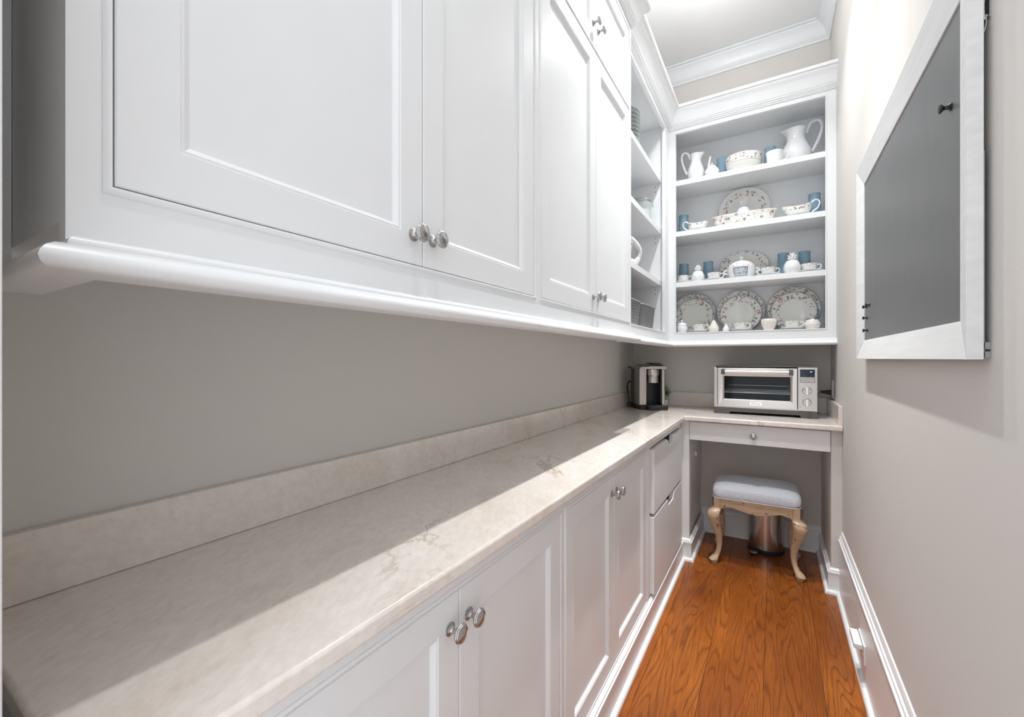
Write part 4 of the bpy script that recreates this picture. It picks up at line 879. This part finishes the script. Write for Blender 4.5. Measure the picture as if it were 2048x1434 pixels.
# top shelf
def jug(name, label, loc, rz, H, R, mat='porcelain'):
    t = thing(name, label, 'pitcher', loc, rz)
    prof = [(0, 0), (0.60, 0), (0.64, 0.02), (0.86, 0.12), (1.0, 0.28), (0.97, 0.40), (0.80, 0.56), (0.62, 0.70), (0.58, 0.80), (0.62, 0.92), (0.70, 1.0), (0.67, 1.0), (0.58, 0.9), (0.54, 0.8), (0.6, 0.68), (0.9, 0.4), (0.6, 0.06), (0, 0.05)]
    def fn(p, a):
        u = max(0, (p[2] / H - 0.80) / 0.2); k = max(0, math.cos(a - math.pi)) ** 6 * u
        return (p[0] * (1 + 0.55 * k), p[1], p[2] + 0.02 * H * k)
    MB().lathe([(r * R, z * H) for r, z in prof], seg=48, fn=fn).build('jug_body', mat, t, smooth=60)
    MB().tube(spl([(0.60 * R, 0, 0.86 * H), (0.95 * R, 0, 1.10 * H), (1.45 * R, 0, 1.12 * H), (1.62 * R, 0, 0.92 * H), (1.35 * R, 0, 0.60 * H), (0.98 * R, 0, 0.34 * H)]), [0.0075 * H / 0.2] * 31, 10).build('handle', mat, t)
    return t
jug('milk_pitcher', 'white porcelain pitcher with curled handle at the left of the top shelf', (-0.470, 3.275, Z4s), rad(180), 0.20, 0.058)
jug('water_pitcher', 'large white pitcher with high looped handle at the right of the top shelf', (0.125, 3.352, Z4s), rad(0), 0.245, 0.086)
t = thing('teapot', 'small white lidded teapot with upright spout on the top shelf', 'teapot', (-0.362, 3.245, Z4s))
MB().lathe([(0, 0), (0.030, 0), (0.034, 0.004), (0.045, 0.025), (0.046, 0.045), (0.038, 0.062), (0.028, 0.068), (0, 0.068)]).build('pot_body', 'porcelain', t, smooth=60)
MB().lathe([(0, 0.0685), (0.029, 0.0685), (0.024, 0.080), (0.012, 0.088), (0.005, 0.091), (0.008, 0.098), (0.005, 0.104), (0, 0.105)]).build('lid', 'fl_lid', t)
MB().tube(spl([(-0.020, 0.030, 0.030), (-0.028, 0.045, 0.070), (-0.024, 0.055, 0.130), (-0.016, 0.058, 0.175)]), [0.012 - 0.0003 * i for i in range(19)], 12).build('spout', 'porcelain', t)
tumbler(-0.308, 3.330, Z4s, 'blue glass tumbler between the teapot and the serving bowl'); tumbler(-0.020, 3.33, Z4s, 'blue glass tumbler behind the white creamer on the top shelf')
lobj('serving_bowl', [(0, 0), (0.070, 0), (0.076, 0.006), (0.100, 0.040), (0.108, 0.060), (0.109, 0.104), (0.111, 0.110), (0.107, 0.110), (0.103, 0.060), (0.09, 0.03), (0, 0.012)], 'fl_bowl', 'deep white serving bowl with floral rim at the middle of the top shelf', 'bowl', (-0.172, 3.285, Z4s), (0, 0, 0), None, 56)
t = thing('creamer', 'white fluted creamer cup left of the large pitcher', 'cup', (0.006, 3.236, Z4s))
MB().lathe([(0, 0), (0.030, 0), (0.034, 0.006), (0.044, 0.030), (0.046, 0.060), (0.050, 0.082), (0.048, 0.082), (0.042, 0.05), (0.03, 0.012), (0, 0.010)], seg=60, fn=lambda p, a: (p[0] * (1 + 0.015 * math.cos(15 * a)), p[1] * (1 + 0.015 * math.cos(15 * a)), p[2])).build('cup_body', 'porcelain', t, smooth=60)
MB().tube(spl([(0.044, 0, 0.070), (0.066, 0, 0.074), (0.074, 0, 0.055), (0.062, 0, 0.030), (0.042, 0, 0.026)]), 0.0038, 8).build('handle', 'porcelain', t)
lobj('glass_dish', [(0, 0), (0.022, 0), (0.030, 0.006), (0.036, 0.014), (0.034, 0.016), (0.026, 0.006), (0, 0.004)], 'clearglass', 'flat clear glass dish in the left corner of the top shelf', 'dish', (-0.575, 3.235, Z4s))

# ------------------------------------------------------------------ things on the left open shelves
def basket(label, yc, mat='wicker'):
    x0, x1, hw, Hb = -0.870, -0.675, 0.155, 0.150
    t = thing('wicker_basket', label, 'basket', ((x0 + x1) / 2, yc, 1.4555), 0, 'dark wicker baskets'); hx = (x1 - x0) / 2
    def rect_path(z, ph, amp):
        k = 1 + 0.16 * z / Hb; out = []; n = 96
        for i in range(n):
            a = 2 * math.pi * i / n; p = sup(a, hx * k * 0.86, hw * k * 0.86, 10); m = 1 + amp * math.cos(24 * a + ph) ; out.append((p[0] * m, p[1] * m, z))
        out.append(out[0]); return out
    w = MB()
    for r in range(17): w.tube(rect_path(0.006 + r * 0.0083, math.pi * (r % 2), 0.014), 0.0045, 5)
    w.build('weave', mat, t, smooth=60)
    st = MB()
    for i in range(24):
        a = 2 * math.pi * i / 24 + 0.13; st.tube([(*sup(a, hx * 0.86, hw * 0.86, 10), 0.002), (*sup(a, hx * 1.0, hw * 1.0, 10), Hb)], 0.0035, 5)
    st.build('stakes', mat, t); w2 = MB(); w2.tube(rect_path(Hb, 0, 0.006), 0.007, 8); w2.build('rim', mat, t, smooth=60)
    MB().box(-hx * 0.84, -hw * 0.84, 0.0005, hx * 0.84, hw * 0.84, 0.004).build('bottom', mat, t)
basket('dark grey wicker basket at the near end of the lowest open shelf', 2.435); basket('dark grey wicker basket on the lowest open shelf, next to the corner', 2.800)
t = thing('wicker_jug', 'white wicker jug with big loop handle on the second open shelf from below', 'jug', (-0.745, 2.255, 1.8065))
w = MB()
for r in range(13):
    z = 0.006 + r * 0.0115; R_ = 0.085 + 0.02 * math.sin(math.pi * r / 12)
    w.tube([((R_ + 0.003 * math.cos(14 * a + math.pi * (r % 2))) * math.cos(a), (R_ + 0.003 * math.cos(14 * a + math.pi * (r % 2))) * math.sin(a), z) for a in [2 * math.pi * i / 56 for i in range(57)]], 0.006, 5)
w.build('weave', 'wickerw', t, smooth=60)
MB().lathe([(0, 0.002), (0.082, 0.002), (0.100, 0.075), (0.082, 0.145), (0.078, 0.145), (0.092, 0.075), (0, 0.01)]).build('liner', 'wickerw', t)
hp = spl([(0.03, 0.085, 0.135), (0.045, 0.20, 0.150), (0.055, 0.310, 0.130), (0.058, 0.335, 0.085), (0.05, 0.270, 0.030), (0.03, 0.095, 0.026)], 10); h = MB().tube(hp, 0.015, 10)
for i in range(0, len(hp) - 1):
    d = (hp[i + 1] - hp[i]).normalized(); e1 = d.orthogonal().normalized(); e2 = d.cross(e1)
    h.tube([hp[i] + (e1 * math.cos(a) + e2 * math.sin(a)) * 0.0155 for a in [2 * math.pi * k / 12 for k in range(13)]], 0.0028, 4)
h.build('handle', 'wickerw', t, smooth=60)
t = thing('clamp_jar', 'clear glass clamp-lid jar on the third open shelf from below', 'jar', (-0.775, 2.93, 2.1605)); t.scale = (1.2, 1.2, 1.2)
MB().lathe([(0, 0), (0.060, 0), (0.066, 0.006), (0.066, 0.120), (0.060, 0.135), (0.057, 0.135), (0.062, 0.12), (0.062, 0.008), (0, 0.006)]).build('jar_body', 'clearglass', t)
MB().lathe([(0, 0.1505), (0.030, 0.152), (0.056, 0.148), (0.062, 0.142), (0.061, 0.1385), (0, 0.1385)]).build('lid', 'clearglass', t)
MB().tube([(0.064 * math.cos(a), 0.064 * math.sin(a), 0.1365) for a in [2 * math.pi * i / 36 for i in range(37)]], 0.003, 6).build('wire_band', 'nickel', t)
MB().tube(spl([(0.066, -0.02, 0.125), (0.075, -0.005, 0.100), (0.075, 0.005, 0.100), (0.066, 0.02, 0.125)]), 0.0018, 6).build('clamp', 'nickel', t)
MB().lathe([(0, 0.0065), (0.0612, 0.0085), (0.0612, 0.085), (0.04, 0.09), (0, 0.088)]).build('contents', 'porcelain', t)
t = thing('glass_jug', 'clear glass jug at the far end of the top open shelf', 'jug', (-0.770, 3.000, 2.5155), rad(60))
MB().lathe([(0, 0), (0.030, 0), (0.034, 0.006), (0.038, 0.06), (0.032, 0.11), (0.036, 0.145), (0.034, 0.145), (0.029, 0.11), (0.035, 0.06), (0.03, 0.01), (0, 0.008)]).build('jug_body', 'clearglass', t)
MB().tube(spl([(0.034, 0, 0.13), (0.060, 0, 0.125), (0.062, 0, 0.07), (0.037, 0, 0.04)]), 0.004, 8).build('handle', 'clearglass', t)
bowl = None
ORD = ['', 'second', 'third', 'fourth', 'middle', 'sixth', 'seventh', 'eighth', '']
for k in range(9):
    lb = f'grey glass bowl {ORD[k]} from below in the stack on the top open shelf' if 0 < k < 8 else ('grey glass bowl at the bottom of the stack on the top open shelf' if k == 0 else 'topmost grey glass bowl of the stack on the top open shelf')
    loc = (-0.770, 2.545, 2.5155 + k * 0.024)
    if bowl is None: bowl = lobj('glass_bowl', [(0, 0), (0.035, 0), (0.040, 0.003), (0.075, 0.020), (0.098, 0.0225), (0.098, 0.0245), (0.074, 0.0235), (0.04, 0.008), (0, 0.006)], 'smokeglass', lb, 'bowl', loc, (0, 0, 0), 'stacked grey glass bowls', 40)
    else: place(bowl, lb, loc)

for ob in scene.objects:
    if '_o' in ob: del ob['_o']
